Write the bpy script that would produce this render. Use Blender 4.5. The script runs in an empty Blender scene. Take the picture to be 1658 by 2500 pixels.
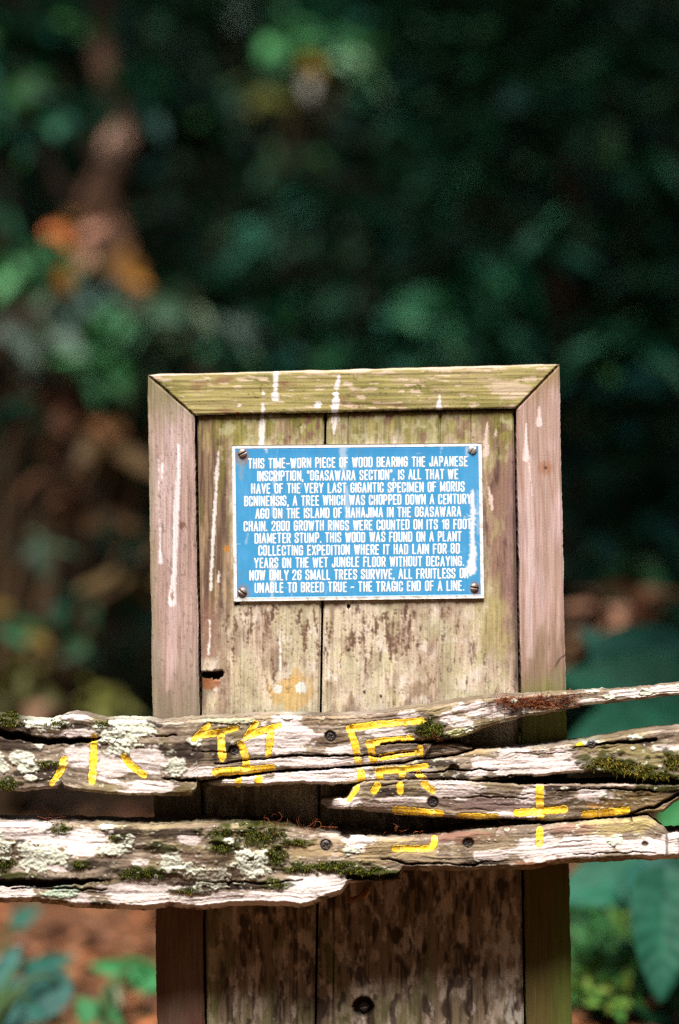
import bpy, bmesh, math, random
import numpy as np
from mathutils import Vector

# ------------------------------------------------------------------ camera, sky, sun, exposure
S = bpy.context.scene
COL = S.collection
K = 0.00042            # metres per photograph pixel at the signboard
CD = 2.45              # camera to signboard
CZ = 0.78              # camera height
cam = bpy.data.cameras.new("camera")
cam.sensor_fit = 'VERTICAL'; cam.sensor_height = 36.0; cam.sensor_width = 24.0
cam.lens = 36.0 * CD / (2500 * K)
cam.clip_start = 0.05; cam.clip_end = 400
cam.dof.use_dof = True; cam.dof.focus_distance = CD - 0.035; cam.dof.aperture_fstop = 1.9
camo = bpy.data.objects.new("camera", cam); COL.objects.link(camo)
camo.location = (0, -CD, CZ); camo.rotation_euler = (math.radians(90), 0, 0)
S.camera = camo

SUN_EL, SUN_AZ = math.radians(63), math.radians(-13)   # azimuth from -Y (behind the camera), negative = left
SD = Vector((math.sin(SUN_AZ) * math.cos(SUN_EL), -math.cos(SUN_AZ) * math.cos(SUN_EL), math.sin(SUN_EL)))
w = bpy.data.worlds.new("World"); S.world = w; w.use_nodes = True
nt = w.node_tree; bg = nt.nodes["Background"]
sky = nt.nodes.new("ShaderNodeTexSky"); sky.sky_type = 'NISHITA'; sky.sun_disc = False
sky.sun_elevation = SUN_EL; sky.sun_rotation = math.atan2(SD.x, SD.y)
sky.air_density = 1.0; sky.dust_density = 1.0; sky.ozone_density = 1.0
nt.links.new(sky.outputs[0], bg.inputs[0]); bg.inputs[1].default_value = 0.05
sl = bpy.data.lights.new("sun", 'SUN'); sl.energy = 5.0; sl.angle = math.radians(24); sl.color = (1.0, 0.962, 0.925)
so = bpy.data.objects.new("sun", sl); COL.objects.link(so)
so.rotation_euler = SD.to_track_quat('Z', 'Y').to_euler()
S.view_settings.view_transform = 'Standard'; S.view_settings.look = 'None'
S.view_settings.exposure = 1.2; S.view_settings.gamma = 1.0
S.cycles.use_denoising = False; S.cycles.filter_width = 1.4; S.cycles.use_adaptive_sampling = False
S.cycles.max_bounces = 6; S.cycles.diffuse_bounces = 3; S.cycles.glossy_bounces = 2
S.cycles.transmission_bounces = 3; S.cycles.sample_clamp_indirect = 4.0

rng = np.random.default_rng(7)
random.seed(7)

# ------------------------------------------------------------------ helpers
def px(X, Y, d=CD):
    """photograph pixel at distance d from the camera -> world point"""
    f = K * d / CD
    return np.array([(X - 829) * f, d - CD, CZ - (Y - 1250) * f])

def lin(c):
    c = np.asarray(c, float) / 255.0
    return np.where(c <= 0.04045, c / 12.92, ((c + 0.055) / 1.055) ** 2.4)

def C(r, g, b, q=1.35):          # pigment from a colour seen in full light
    return lin((r, g, b)) / q

def _h(ix, iy, s):
    n = (ix.astype(np.int64) * 374761393 + iy.astype(np.int64) * 668265263 + s * 974711) & 0xFFFFFFFF
    n = ((n ^ (n >> 13)) * 1274126177) & 0xFFFFFFFF
    n = n ^ (n >> 16)
    return (n & 0xFFFF) / 32767.5 - 1.0

def vn(x, y, s):
    x = np.asarray(x, float); y = np.asarray(y, float)
    ix = np.floor(x); iy = np.floor(y); fx = x - ix; fy = y - iy
    fx = fx * fx * (3 - 2 * fx); fy = fy * fy * (3 - 2 * fy)
    a = _h(ix, iy, s); b = _h(ix + 1, iy, s); c = _h(ix, iy + 1, s); d = _h(ix + 1, iy + 1, s)
    return (a + (b - a) * fx) * (1 - fy) + (c + (d - c) * fx) * fy

def fbm(x, y, s, o=4):
    r = 0; a = 1.0; t = 0
    for i in range(o):
        r = r + a * vn(x * 2 ** i + 17.3 * i, y * 2 ** i - 9.1 * i, s + i * 13); t += a; a *= 0.55
    return r / t * 1.5

def ss(a, b, x):
    t = np.clip((x - a) / (b - a), 0, 1); return t * t * (3 - 2 * t)

def mixc(col, c, m):
    return col + (np.asarray(c) - col) * np.asarray(m)[..., None]

def tag(o, label=None, cat=None, group=None, kind=None):
    if label: o['label'] = label
    if cat: o['category'] = cat
    if group: o['group'] = group
    if kind: o['kind'] = kind
    return o

def thing(name, label, cat, loc=(0, 0, 0), group=None):
    o = bpy.data.objects.new(name, None); COL.objects.link(o); o.location = loc
    o.empty_display_size = 0.1
    return tag(o, label, cat, group)

def mesh(name, V, F, mat=None, parent=None, col=None, smooth=True):
    """V (n,3) world; F list of index tuples or an (m,3|4) array; the object's origin is put at its parent / 0"""
    me = bpy.data.meshes.new(name)
    V = np.asarray(V, np.float32)
    off = np.array(parent.matrix_world.translation if parent is not None else (0, 0, 0), np.float32)
    if parent is not None:
        off = np.zeros(3, np.float32); p = parent
        while p is not None:
            off += np.array(p.location, np.float32); p = p.parent
    V = V - off
    if isinstance(F, np.ndarray): groups = [F]
    else:
        groups = []
        for f in F:
            if isinstance(f, np.ndarray): groups.append(f)
            else: groups.append(np.array([f]))
    lt = np.concatenate([np.full(len(g), g.shape[1]) for g in groups]).astype(np.int32)
    li = np.concatenate([g.reshape(-1) for g in groups]).astype(np.int32)
    ls = np.concatenate([[0], np.cumsum(lt)[:-1]]).astype(np.int32)
    me.vertices.add(len(V)); me.vertices.foreach_set("co", V.reshape(-1))
    me.loops.add(len(li)); me.loops.foreach_set("vertex_index", li)
    me.polygons.add(len(lt)); me.polygons.foreach_set("loop_start", ls); me.polygons.foreach_set("loop_total", lt)
    me.update(calc_edges=True)
    me.polygons.foreach_set("use_smooth", np.full(len(lt), smooth))
    if col is not None:
        a = me.color_attributes.new("tint", 'FLOAT_COLOR', 'POINT')
        c4 = np.ones((len(V), 4), np.float32); c4[:, :3] = np.asarray(col, np.float32).reshape(-1, 3) if np.ndim(col) > 1 else col
        a.data.foreach_set("color", c4.reshape(-1))
    me.validate()
    o = bpy.data.objects.new(name, me); COL.objects.link(o)
    if mat: me.materials.append(mat)
    if parent is not None: o.parent = parent
    return o

def gridf(nr, nc, base=0):
    i = np.arange(nr - 1)[:, None] * nc + np.arange(nc - 1)[None, :] + base
    return np.stack([i, i + nc, i + nc + 1, i + 1], -1).reshape(-1, 4)

def slab(name, P, yback, mat, parent, col, rough=False):
    """front grid P (r,c,3), closed with a skirt and a back wall at yback"""
    r, c, _ = P.shape
    idx = np.arange(r * c).reshape(r, c)
    loop = np.concatenate([idx[0, :-1], idx[:-1, -1], idx[-1, :0:-1], idx[:0:-1, 0]])
    V = P.reshape(-1, 3); E = V[loop]; ce = cc_ = np.asarray(col).reshape(-1, 3)[loop]
    n = len(loop); ker = np.ones(31) / 31
    pad = np.concatenate([ce[-15:], ce, ce[:15]]); bl = np.stack([np.convolve(pad[:, k], ker, 'valid') for k in range(3)], -1)
    fr = (0.06, 0.3, 0.6, 1.0) if rough else (0.1, 1.0)
    Vs, Cs = [V], [np.asarray(col).reshape(-1, 3)]; sk = []; a = np.arange(n); bn = (a + 1) % n; prev = loop; base = r * c
    for k, f in enumerate(fr):
        B = E.copy(); B[:, 1] = E[:, 1] + (yback - E[:, 1]) * f
        if rough and f < 1: B[:, 2] += 0.0012 * fbm(E[:, 0] * 160, E[:, 2] * 160 + 7 * k, 5 + k, 2)
        Vs.append(B); Cs.append(bl * (0.85 + (0.35 * fbm(E[:, 0] * 70, E[:, 2] * 70 + 9 * k, 15 + k, 2))[:, None]) * (1.0 if not rough else 0.8))
        cur = base + k * n + a
        sk.append(np.stack([prev[a], prev[bn], cur[bn], cur[a]], -1)[:, ::-1]); prev = cur
    back = prev[None, :]
    return mesh(name, np.concatenate(Vs), [gridf(r, c), *sk, back], mat, parent, np.concatenate(Cs))

# ------------------------------------------------------------------ materials
def base_mat(name, rough=0.8, spec=0.2):
    m = bpy.data.materials.new(name); m.use_nodes = True
    b = m.node_tree.nodes["Principled BSDF"]
    b.inputs["Roughness"].default_value = rough; b.inputs["Specular IOR Level"].default_value = spec
    return m, m.node_tree, b

def tint_mat(name, scale=(900, 900, 60), amp=0.35, bump=0.25, rough=0.85, spec=0.15, dist=0.0008, fine=700):
    """pigment attribute times procedural grain, with grain bump"""
    m, t, b = base_mat(name, rough, spec)
    at = t.nodes.new("ShaderNodeAttribute"); at.attribute_name = "tint"
    tc = t.nodes.new("ShaderNodeTexCoord")
    mp = t.nodes.new("ShaderNodeMapping"); mp.inputs["Scale"].default_value = scale
    n1 = t.nodes.new("ShaderNodeTexNoise"); n1.inputs["Scale"].default_value = 1.0; n1.inputs["Detail"].default_value = 5
    n1.inputs["Roughness"].default_value = 0.65
    n2 = t.nodes.new("ShaderNodeTexNoise"); n2.inputs["Scale"].default_value = fine; n2.inputs["Detail"].default_value = 3
    L = t.links.new
    L(tc.outputs["Object"], mp.inputs[0]); L(mp.outputs[0], n1.inputs[0]); L(tc.outputs["Object"], n2.inputs[0])
    ad = t.nodes.new("ShaderNodeMath"); ad.operation = 'ADD'; L(n1.outputs[0], ad.inputs[0])
    m2 = t.nodes.new("ShaderNodeMath"); m2.operation = 'MULTIPLY'; m2.inputs[1].default_value = 0.5; L(n2.outputs[0], m2.inputs[0]); L(m2.outputs[0], ad.inputs[1])
    mr = t.nodes.new("ShaderNodeMapRange"); mr.inputs[1].default_value = 0.45; mr.inputs[2].default_value = 1.05
    mr.inputs[3].default_value = 1 - amp; mr.inputs[4].default_value = 1 + amp * 0.75; L(ad.outputs[0], mr.inputs[0])
    mx = t.nodes.new("ShaderNodeVectorMath"); mx.operation = 'SCALE'; L(at.outputs["Color"], mx.inputs[0]); L(mr.outputs[0], mx.inputs["Scale"])
    L(mx.outputs[0], b.inputs["Base Color"])
    bp = t.nodes.new("ShaderNodeBump"); bp.inputs["Strength"].default_value = bump; bp.inputs["Distance"].default_value = dist
    L(ad.outputs[0], bp.inputs["Height"]); L(bp.outputs[0], b.inputs["Normal"])
    return m

M_vert = tint_mat("weathered_board_vertical", (520, 520, 18), 0.42, 0.5)
M_horz = tint_mat("weathered_board_horizontal", (14, 420, 420), 0.34, 0.5)
M_plank = tint_mat("timeworn_wood", (60, 420, 520), 0.40, 0.30, 0.92, 0.08, 0.0010)
M_paint = tint_mat("yellow_paint", (300, 300, 300), 0.16, 0.3, 0.5, 0.3)
M_moss = tint_mat("moss", (200, 200, 200), 0.3, 0.0, 0.9, 0.1)
M_leaf = tint_mat("leaf", (30, 30, 30), 0.25, 0.2, 0.55, 0.18, 0.002, 90)
M_bark = tint_mat("bark", (25, 25, 6), 0.4, 0.8, 0.9, 0.1, 0.01, 60)
M_litter = tint_mat("dead_leaf", (60, 60, 60), 0.3, 0.2, 0.75, 0.2, 0.002, 120)

def leaf_translucent(m):
    t = m.node_tree; b = t.nodes["Principled BSDF"]
    out = [n for n in t.nodes if n.type == 'OUTPUT_MATERIAL'][0]
    tr = t.nodes.new("ShaderNodeBsdfTranslucent"); mx = t.nodes.new("ShaderNodeMixShader"); mx.inputs[0].default_value = 0.18
    t.links.new(b.inputs["Base Color"].links[0].from_socket, tr.inputs[0])
    t.links.new(b.outputs[0], mx.inputs[1]); t.links.new(tr.outputs[0], mx.inputs[2]); t.links.new(mx.outputs[0], out.inputs[0])
leaf_translucent(M_leaf)

def metal_mat(name, c, rough, metallic=0.8, rust=(0.12, 0.05, 0.025), amount=0.5):
    m, t, b = base_mat(name, rough, 0.4); b.inputs["Metallic"].default_value = metallic
    n = t.nodes.new("ShaderNodeTexNoise"); n.inputs["Scale"].default_value = 260; n.inputs["Detail"].default_value = 4
    tc = t.nodes.new("ShaderNodeTexCoord"); t.links.new(tc.outputs["Object"], n.inputs[0])
    r = t.nodes.new("ShaderNodeValToRGB"); r.color_ramp.elements[0].position = 0.65 - amount * 0.5; r.color_ramp.elements[1].position = 0.85 - amount * 0.3
    r.color_ramp.elements[0].color = (*c, 1); r.color_ramp.elements[1].color = (*rust, 1)
    t.links.new(n.outputs[0], r.inputs[0]); t.links.new(r.outputs[0], b.inputs["Base Color"])
    return m
M_rusty = metal_mat("rusty_screw", (0.30, 0.25, 0.22), 0.5, 0.6, amount=0.6)
M_bright = metal_mat("bright_screw", (0.65, 0.62, 0.58), 0.38, 0.7, (0.3, 0.2, 0.14), 0.15)
M_black = metal_mat("black_screw", (0.075, 0.068, 0.064), 0.45, 0.5, (0.06, 0.035, 0.03), 0.4)

# ------------------------------------------------------------------ sweeps
def fillet(pts, r, n=5):
    pts = [np.array(p, float) for p in pts]
    out = [pts[0]]
    for a, b, c in zip(pts[:-2], pts[1:-1], pts[2:]):
        la = np.linalg.norm(a - b); lc = np.linalg.norm(c - b)
        q = min(r, la * 0.5, lc * 0.5)
        p0 = b + (a - b) / la * q; p1 = b + (c - b) / lc * q
        for i in range(n + 1):
            t = i / n; out.append((1 - t) ** 2 * p0 + 2 * t * (1 - t) * b + t * t * p1)
    out.append(pts[-1])
    res = [out[0]]
    for p in out[1:]:
        if np.linalg.norm(p - res[-1]) > 1e-5: res.append(p)
    return np.array(res)

def resample(pts, wid, step):
    pts = np.asarray(pts, float); d = np.concatenate([[0], np.cumsum(np.linalg.norm(np.diff(pts, axis=0), axis=1))])
    n = max(2, int(d[-1] / step) + 1); s = np.linspace(0, d[-1], n)
    return np.stack([np.interp(s, d, pts[:, i]) for i in range(pts.shape[1])], -1), np.interp(s, d, wid)

def ribbon(pts, rad, nprof=5, caps=True):
    """2D sweep: returns (V2d, lift(0..1), F).  half-round profile, rounded ends"""
    pts = np.asarray(pts, float); rad = np.broadcast_to(np.asarray(rad, float), (len(pts),)).copy()
    T = np.gradient(pts, axis=0) if len(pts) > 2 else np.repeat((pts[1] - pts[0])[None], 2, 0)
    T /= np.linalg.norm(T, axis=1)[:, None] + 1e-9
    if caps:
        A = np.radians([90, 60, 30])
        pre = np.array([pts[0] - T[0] * rad[0] * math.sin(a) for a in A]); pr = rad[0] * np.maximum(np.cos(A), 0.02)
        post = np.array([pts[-1] + T[-1] * rad[-1] * math.sin(a) for a in A[::-1]]); qr = rad[-1] * np.maximum(np.cos(A[::-1]), 0.02)
        pts = np.concatenate([pre, pts, post]); rad = np.concatenate([pr, rad, qr])
        T = np.concatenate([np.repeat(T[:1], 3, 0), T, np.repeat(T[-1:], 3, 0)])
    N = np.stack([-T[:, 1], T[:, 0]], -1)
    a = np.linspace(0, math.pi, nprof)
    V = pts[:, None, :] + N[:, None, :] * (np.cos(a)[None, :, None] * rad[:, None, None])
    lift = np.sin(a)[None, :] * (rad / rad.max())[:, None]
    return V.reshape(-1, 2), lift.reshape(-1), gridf(len(pts), nprof)

class Acc:
    def __init__(s): s.V = []; s.F = {}; s.C = []; s.n = 0
    def add(s, V, F, c=None):
        V = np.asarray(V, float)
        s.V.append(V); F = np.asarray(F) + s.n
        s.F.setdefault(F.shape[1], []).append(F)
        s.C.append(np.broadcast_to(np.asarray(c if c is not None else (.5, .5, .5), float), (len(V), 3)))
        s.n += len(V)
    def build(s, name, mat, parent=None, smooth=True):
        return mesh(name, np.concatenate(s.V), [np.concatenate(f) for f in s.F.values()], mat, parent, np.concatenate(s.C), smooth)

def tube(acc, pts, rad, c, n=8):
    pts = np.asarray(pts, float); rad = np.broadcast_to(np.asarray(rad, float), (len(pts),))
    T = np.gradient(pts, axis=0); T /= np.linalg.norm(T, axis=1)[:, None] + 1e-9
    up = np.array([0.13, 0.97, 0.2]) if abs(T[:, 1]).mean() < 0.8 else np.array([1., 0, 0])
    A = np.cross(T, up); A /= np.linalg.norm(A, axis=1)[:, None] + 1e-9; B = np.cross(T, A)
    th = np.linspace(0, 2 * math.pi, n, endpoint=False)
    V = pts[:, None] + rad[:, None, None] * (np.cos(th)[None, :, None] * A[:, None] + np.sin(th)[None, :, None] * B[:, None])
    i = np.arange(len(pts) - 1)[:, None] * n + np.arange(n)[None]; j = np.arange(len(pts) - 1)[:, None] * n + (np.arange(n)[None] + 1) % n
    F = np.stack([i, j, j + n, i + n], -1).reshape(-1, 4)
    c = np.asarray(c)
    if c.ndim == 2: c = np.repeat(c, n, 0)
    acc.add(V.reshape(-1, 3), F, c)

# ------------------------------------------------------------------ painting helpers on pixel grids
def patch(X, Y, cx, cy, rx, ry, na, amp=0.55, soft=0.18):
    d = np.sqrt(((X - cx) / rx) ** 2 + ((Y - cy) / ry) ** 2)
    return ss(-soft, soft, 1 - d + na * amp)

def streak(X, Y, pts, wid, nz=0, soft=1.2):
    """mask of a run of thick fluid along a polyline of (x, y) with half widths"""
    m = np.full(X.shape, -1e3)
    for (x0, y0), (x1, y1), w0, w1 in zip(pts[:-1], pts[1:], wid[:-1], wid[1:]):
        dx, dy = x1 - x0, y1 - y0; L = dx * dx + dy * dy
        t = np.clip(((X - x0) * dx + (Y - y0) * dy) / L, 0, 1)
        d = np.hypot(X - x0 - t * dx, Y - y0 - t * dy)
        m = np.maximum(m, (w0 + (w1 - w0) * t) - d)
    return ss(-soft, soft, m + nz)

# ------------------------------------------------------------------ signboard
board = thing("wooden_signboard", "tall weathered wooden board with a mitred frame, standing upright behind the rough planks", "signboard", (0.0, 0.02, 0.0))
def oL(Y): return 361 + (Y - 914) * 0.0138
def oR(Y): return 1366 + (Y - 888) * 0.0195
def iL(Y): return 475 + (Y - 1014) * 0.0162
def iR(Y): return 1261 + (Y - 997) * 0.0166
def sm1(Y): return 795 - (Y - 1006) * 0.0165
def sm2(Y): return 1076 - (Y - 1000) * 0.008
YB = 3104.0
def ygrid(step=2.5):
    return np.concatenate([np.arange(0, 1, 1), np.linspace(0, 1, 2)])[:0]

def rows_to(y0, y1, dense=2560, step=2.6):
    a = np.arange(y0, dense, step); b = np.linspace(dense, y1, 24)
    return np.concatenate([a, b])

WHITE = C(248, 240, 238)
def wcol(m, X, Y, s):
    return m

def bevel_y(X, e_l, e_r, e_t, R=4.0, dep=0.0016):
    e = np.minimum(np.minimum(e_l, e_r), e_t)
    return dep * (1 - ss(0, R, e))

def to_world(X, Y, y):
    return np.stack([(X - 829) * K, y, CZ - (Y - 1250) * K], -1)

GREEN_D = C(120, 122, 52); 
def stile(side):
    u = np.linspace(0, 1, 46)[None, :]
    v = None
    t0 = 914 if side < 0 else 888
    t1 = 1014 if side < 0 else 997
    if side < 0: topY = 914 + (1014 - 914) * u
    else: topY = 997 + (888 - 997) * u
    R = rows_to(0.0, 1.0, 0, 1)  # placeholder
    s = np.concatenate([np.linspace(0, 0.735, 640), np.linspace(0.735, 1, 26)[1:]])[:, None]
    Y = topY + (YB - topY) * s
    X = (oL(Y) + (iL(Y) - oL(Y)) * u) if side < 0 else (iR(Y) + (oR(Y) - iR(Y)) * u)
    if side < 0: X = np.maximum(X, oL(Y)); 
    na = fbm(X / 14, Y / 60, 11 + side, 4); g = fbm(X / 5, Y / 220, 21 + side, 4); big = fbm(X / 60, Y / 180, 31 + side, 3); fn = fbm(X / 4, Y / 4, 41 + side, 2)
    if side < 0:
        col = np.broadcast_to(C(188, 158, 146), X.shape + (3,)).copy()
        col = mixc(col, C(150, 118, 104), ss(-0.1, 0.7, g) * 0.75)
        col = mixc(col, C(214, 188, 182), ss(0.0, 0.8, big) * 0.6)
        # dark pits in rows
        col = mixc(col, C(95, 74, 62), ss(0.55, 0.8, fbm(X / 3.2, Y / 9, 77, 2)) * 0.5)
        edge = ss(26, 0, X - oL(Y) + 8 * na); col = mixc(col, C(128, 122, 84), edge * 0.55)
        col = mixc(col, C(140, 132, 92), ss(1120, 950, Y + 60 * na + 40 * big) * 0.75)
        col = mixc(col, C(126, 116, 92), ss(1520, 1780, Y + 80 * big) * 0.75)
        top = ss(24, 0, (Y - topY)) ; col = mixc(col, C(92, 84, 62), top * ss(-0.3, 0.5, na) * 0.8)
        col = mixc(col, C(120, 78, 60), patch(X, Y, 444, 1282, 9, 9, fn, 0.4) * 0.8)
        col = mixc(col, C(104, 50, 34), ss(1940, 2100, Y) * 0.85 * (0.6 + 0.4 * big))  # dark red brown below the planks, their shade put into the colour
        st = [([(436, 1085), (436, 1152), (431, 1235), (429, 1318), (426, 1390), (423, 1432), (420, 1470)], [1.5, 4.5, 7, 5.5, 5, 7, 11]),
              ([(396, 1132), (395, 1168)], [2.5, 1.5]), ([(391, 1290), (391, 1340), (393, 1372)], [1.5, 2, 6]),
              ([(388, 1120), (390, 1290)], [0.3, 1.0])]
        col = mixc(col, C(214, 184, 178), streak(X, Y, [(426, 1480), (420, 1600), (412, 1680)], [10, 12, 4], 6 * na, 8) * 0.6)
        for p, wd in st: col = mixc(col, WHITE, streak(X, Y, p, wd, 1.6 * fn + 1.2 * g) * 0.88)
        col = mixc(col, C(170, 120, 96), patch(X, Y, 421, 1455, 4, 12, fn, 0.5) * 0.8)
    else:
        col = np.broadcast_to(C(188, 158, 144), X.shape + (3,)).copy()
        # long flame figure of the flat-sawn face
        xx = (X - iR(Y)); fig = np.sin((xx + 16 * fbm(X / 90, Y / 420, 5, 2) + 7 * np.sin(Y / 130)) / 3.6)
        col = mixc(col, C(164, 116, 96), ss(0.45, 1, fig) * 0.5)
        col = mixc(col, C(220, 190, 188), ss(-0.2, 0.7, big) * 0.65)
        col = mixc(col, C(160, 124, 112), ss(0.1, 0.8, g) * 0.45)
        col = mixc(col, C(150, 124, 76), ss(1010, 900, Y + 40 * na) * 0.8)
        kn = np.hypot((X - 1332) / 17, (Y - 1142) / 15) + 0.25 * na
        col = mixc(col, C(166, 118, 92), ss(1.6, 0.5, kn) * 0.8); col = mixc(col, C(100, 60, 40), ss(0.28, 0.1, kn))
        col = mixc(col, C(136, 112, 86), ss(1500, 1640, Y + 70 * na + 30 * big) * 0.8)
        col = mixc(col, C(118, 128, 56), ss(1640, 1720, Y + 20 * na) * 0.85 * ss(-0.6, 0.3, g + 0.5))
        kn = np.abs(np.hypot((X - 1386) / 34, (Y - 1640) / 38) - 1 + 0.12 * na)
        col = mixc(col, C(66, 44, 36), ss(0.12, 0.0, kn) * ss(1640, 1620, Y) * 0.9)
        col = mixc(col, C(140, 128, 96), patch(X, Y, 1372, 1655, 26, 22, na, 0.3) * 0.7)
        col = mixc(col, C(96, 76, 40), ss(1940, 2080, Y) * 0.75); col = mixc(col, C(100, 112, 48), ss(2100, 2200, Y) * ss(1330, 1380, X + 10 * na) * 0.8)  # browned below the planks to deepen their shadow, then green towards the foot
        st = [([(1285, 1035), (1284, 1084), (1285, 1118)], [1.5, 4, 9]), ([(1316, 994), (1316, 1036)], [2, 7]), ([(1292, 1130), (1300, 1220)], [1.5, 0.6])]
        for p, wd in st: col = mixc(col, C(245, 225, 218), streak(X, Y, p, wd, 1.2 * fn) * 0.9)
        col = mixc(col, C(225, 200, 195), streak(X, Y, [(1290, 1120), (1296, 1300), (1292, 1600)], [6, 10, 8], 6 * na, 7) * 0.5)
    X = X + (1.3 * fbm(Y / 60, Y * 0 + side, 91, 3) + 0.6 * fbm(Y / 9, Y * 0 + side, 92, 2)) * (np.abs(2 * u - 1) ** 6) * ss(20, 60, Y - topY)
    y = bevel_y(X, X - (oL(Y) if side < 0 else iR(Y)), (iL(Y) if side < 0 else oR(Y)) - X, (Y - topY) * 0.7, 5, 0.0018)
    y = y - 0.0004 * g
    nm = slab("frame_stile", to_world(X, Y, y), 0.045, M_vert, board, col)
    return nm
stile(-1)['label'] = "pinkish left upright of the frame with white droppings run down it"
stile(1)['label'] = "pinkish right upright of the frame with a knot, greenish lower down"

def top_rail():
    u = np.linspace(0, 1, 420)[None, :]; v = np.linspace(0, 1, 44)[:, None]
    xa = 361 + 114 * v + 1.0; xb = 1366 - 105 * v - 1.0
    X = xa + (xb - xa) * u
    yt = 914 - 26 * (X - 361) / 1005; yb = 1014 - 17 * (X - 475) / 786
    Y = yt + (yb - yt) * v + 1.2 * fbm(X / 40, v * 2, 6, 2) * (1 - v)
    na = fbm(X / 60, Y / 12, 3, 4); g = fbm(X / 160, Y / 4.5, 4, 4); big = fbm(X / 130, Y / 45, 5, 3); fn = fbm(X / 6, Y / 4, 8, 2)
    col = np.broadcast_to(C(172, 158, 100), X.shape + (3,)).copy()
    col = mixc(col, C(196, 182, 126), ss(-0.2, 0.9, 0.6 * g + 0.6 * na) * 0.6)
    col = mixc(col, C(132, 126, 66), ss(0.0, 0.8, big + 0.3 * na) * 0.7)
    col = mixc(col, C(196, 170, 140), ss(0.1, 0.9, fbm(X / 90, Y / 30, 23, 4)) * 0.55)
    col = mixc(col, C(150, 112, 84), ss(0.35, 0.9, fbm(X / 70, Y / 26, 9, 3)) * 0.8)
    pale = ss(0.35, 0.55, fbm(X / 34, Y / 6, 15, 3) + 0.5 * ss(26, 2, Y - yt) - 0.12)
    col = mixc(col, C(226, 200, 174), pale * 0.8)
    col = mixc(col, C(222, 196, 170), patch(X, Y, 1240, 950, 55, 22, na, 0.6) * 0.7)
    col = mixc(col, C(90, 84, 42), ss(0.75, 1.0, fn + 0.3 * big) * 0.6)
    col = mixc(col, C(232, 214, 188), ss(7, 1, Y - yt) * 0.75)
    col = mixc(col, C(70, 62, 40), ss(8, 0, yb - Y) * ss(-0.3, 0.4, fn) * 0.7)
    for cx, cy, r in ((584, 989, 4), (776, 989, 9), (816, 962, 5)): col = mixc(col, WHITE, patch(X, Y, cx, cy, r, r * 0.8, fn, 0.5))
    for p, wd in [([(674, 903), (672, 950), (672, 970)], [5, 5, 9.5]), ([(643, 956), (643, 962)], [1, 2]), ([(643, 988), (642, 1010)], [3, 4]),
                  ([(828, 918), (822, 945)], [3, 6]), ([(822, 960), (820, 980), (817, 1010)], [4, 10, 7]),
                  ([(1074, 966), (1072, 995)], [2, 7])]:
        col = mixc(col, WHITE, streak(X, Y, p, wd, 2.4 * fn) * 0.95)
    col = mixc(col, C(150, 70, 40), patch(X, Y, 579, 1010, 6, 5, fn, 0.5))
    y = bevel_y(X, (X - xa) * 0.8, (xb - X) * 0.8, np.minimum(Y - yt, yb - Y), 4, 0.0015) - 0.0004 * g - 0.0012
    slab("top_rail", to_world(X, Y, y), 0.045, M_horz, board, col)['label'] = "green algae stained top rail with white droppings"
top_rail()

DROPS_A = [([(640, 1006), (640, 1049), (637, 1084)], [3.5, 7, 5]), ([(533, 1102), (530, 1150), (527, 1202), (521, 1301), (516, 1390), (514, 1440)], [1, 4.5, 3, 4, 3, 3]),
           ([(512, 1515), (512, 1560), (509, 1596)], [2.5, 2, 2.5]), ([(534, 1395), (533, 1420)], [1, 2.2]), ([(683, 1539), (684, 1590), (685, 1635)], [1.6, 2.6, 1.8]),
           ([(658, 1012), (661, 1014)], [4, 4])]
DROPS_B = [([(817, 1004), (816, 1030), (815, 1058)], [7, 7, 2]), ([(827, 1012), (829, 1034)], [2, 1])]
DROPS_C = [([(1191, 1032), (1187, 1077), (1189, 1108)], [2, 6, 7]), ([(1212, 1050), (1211, 1062)], [1.5, 3]), ([(1194, 1190), (1198, 1215), (1201, 1242)], [2.5, 5, 3]),
           ([(1182, 1100), (1181, 1112)], [3, 5])]

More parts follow.
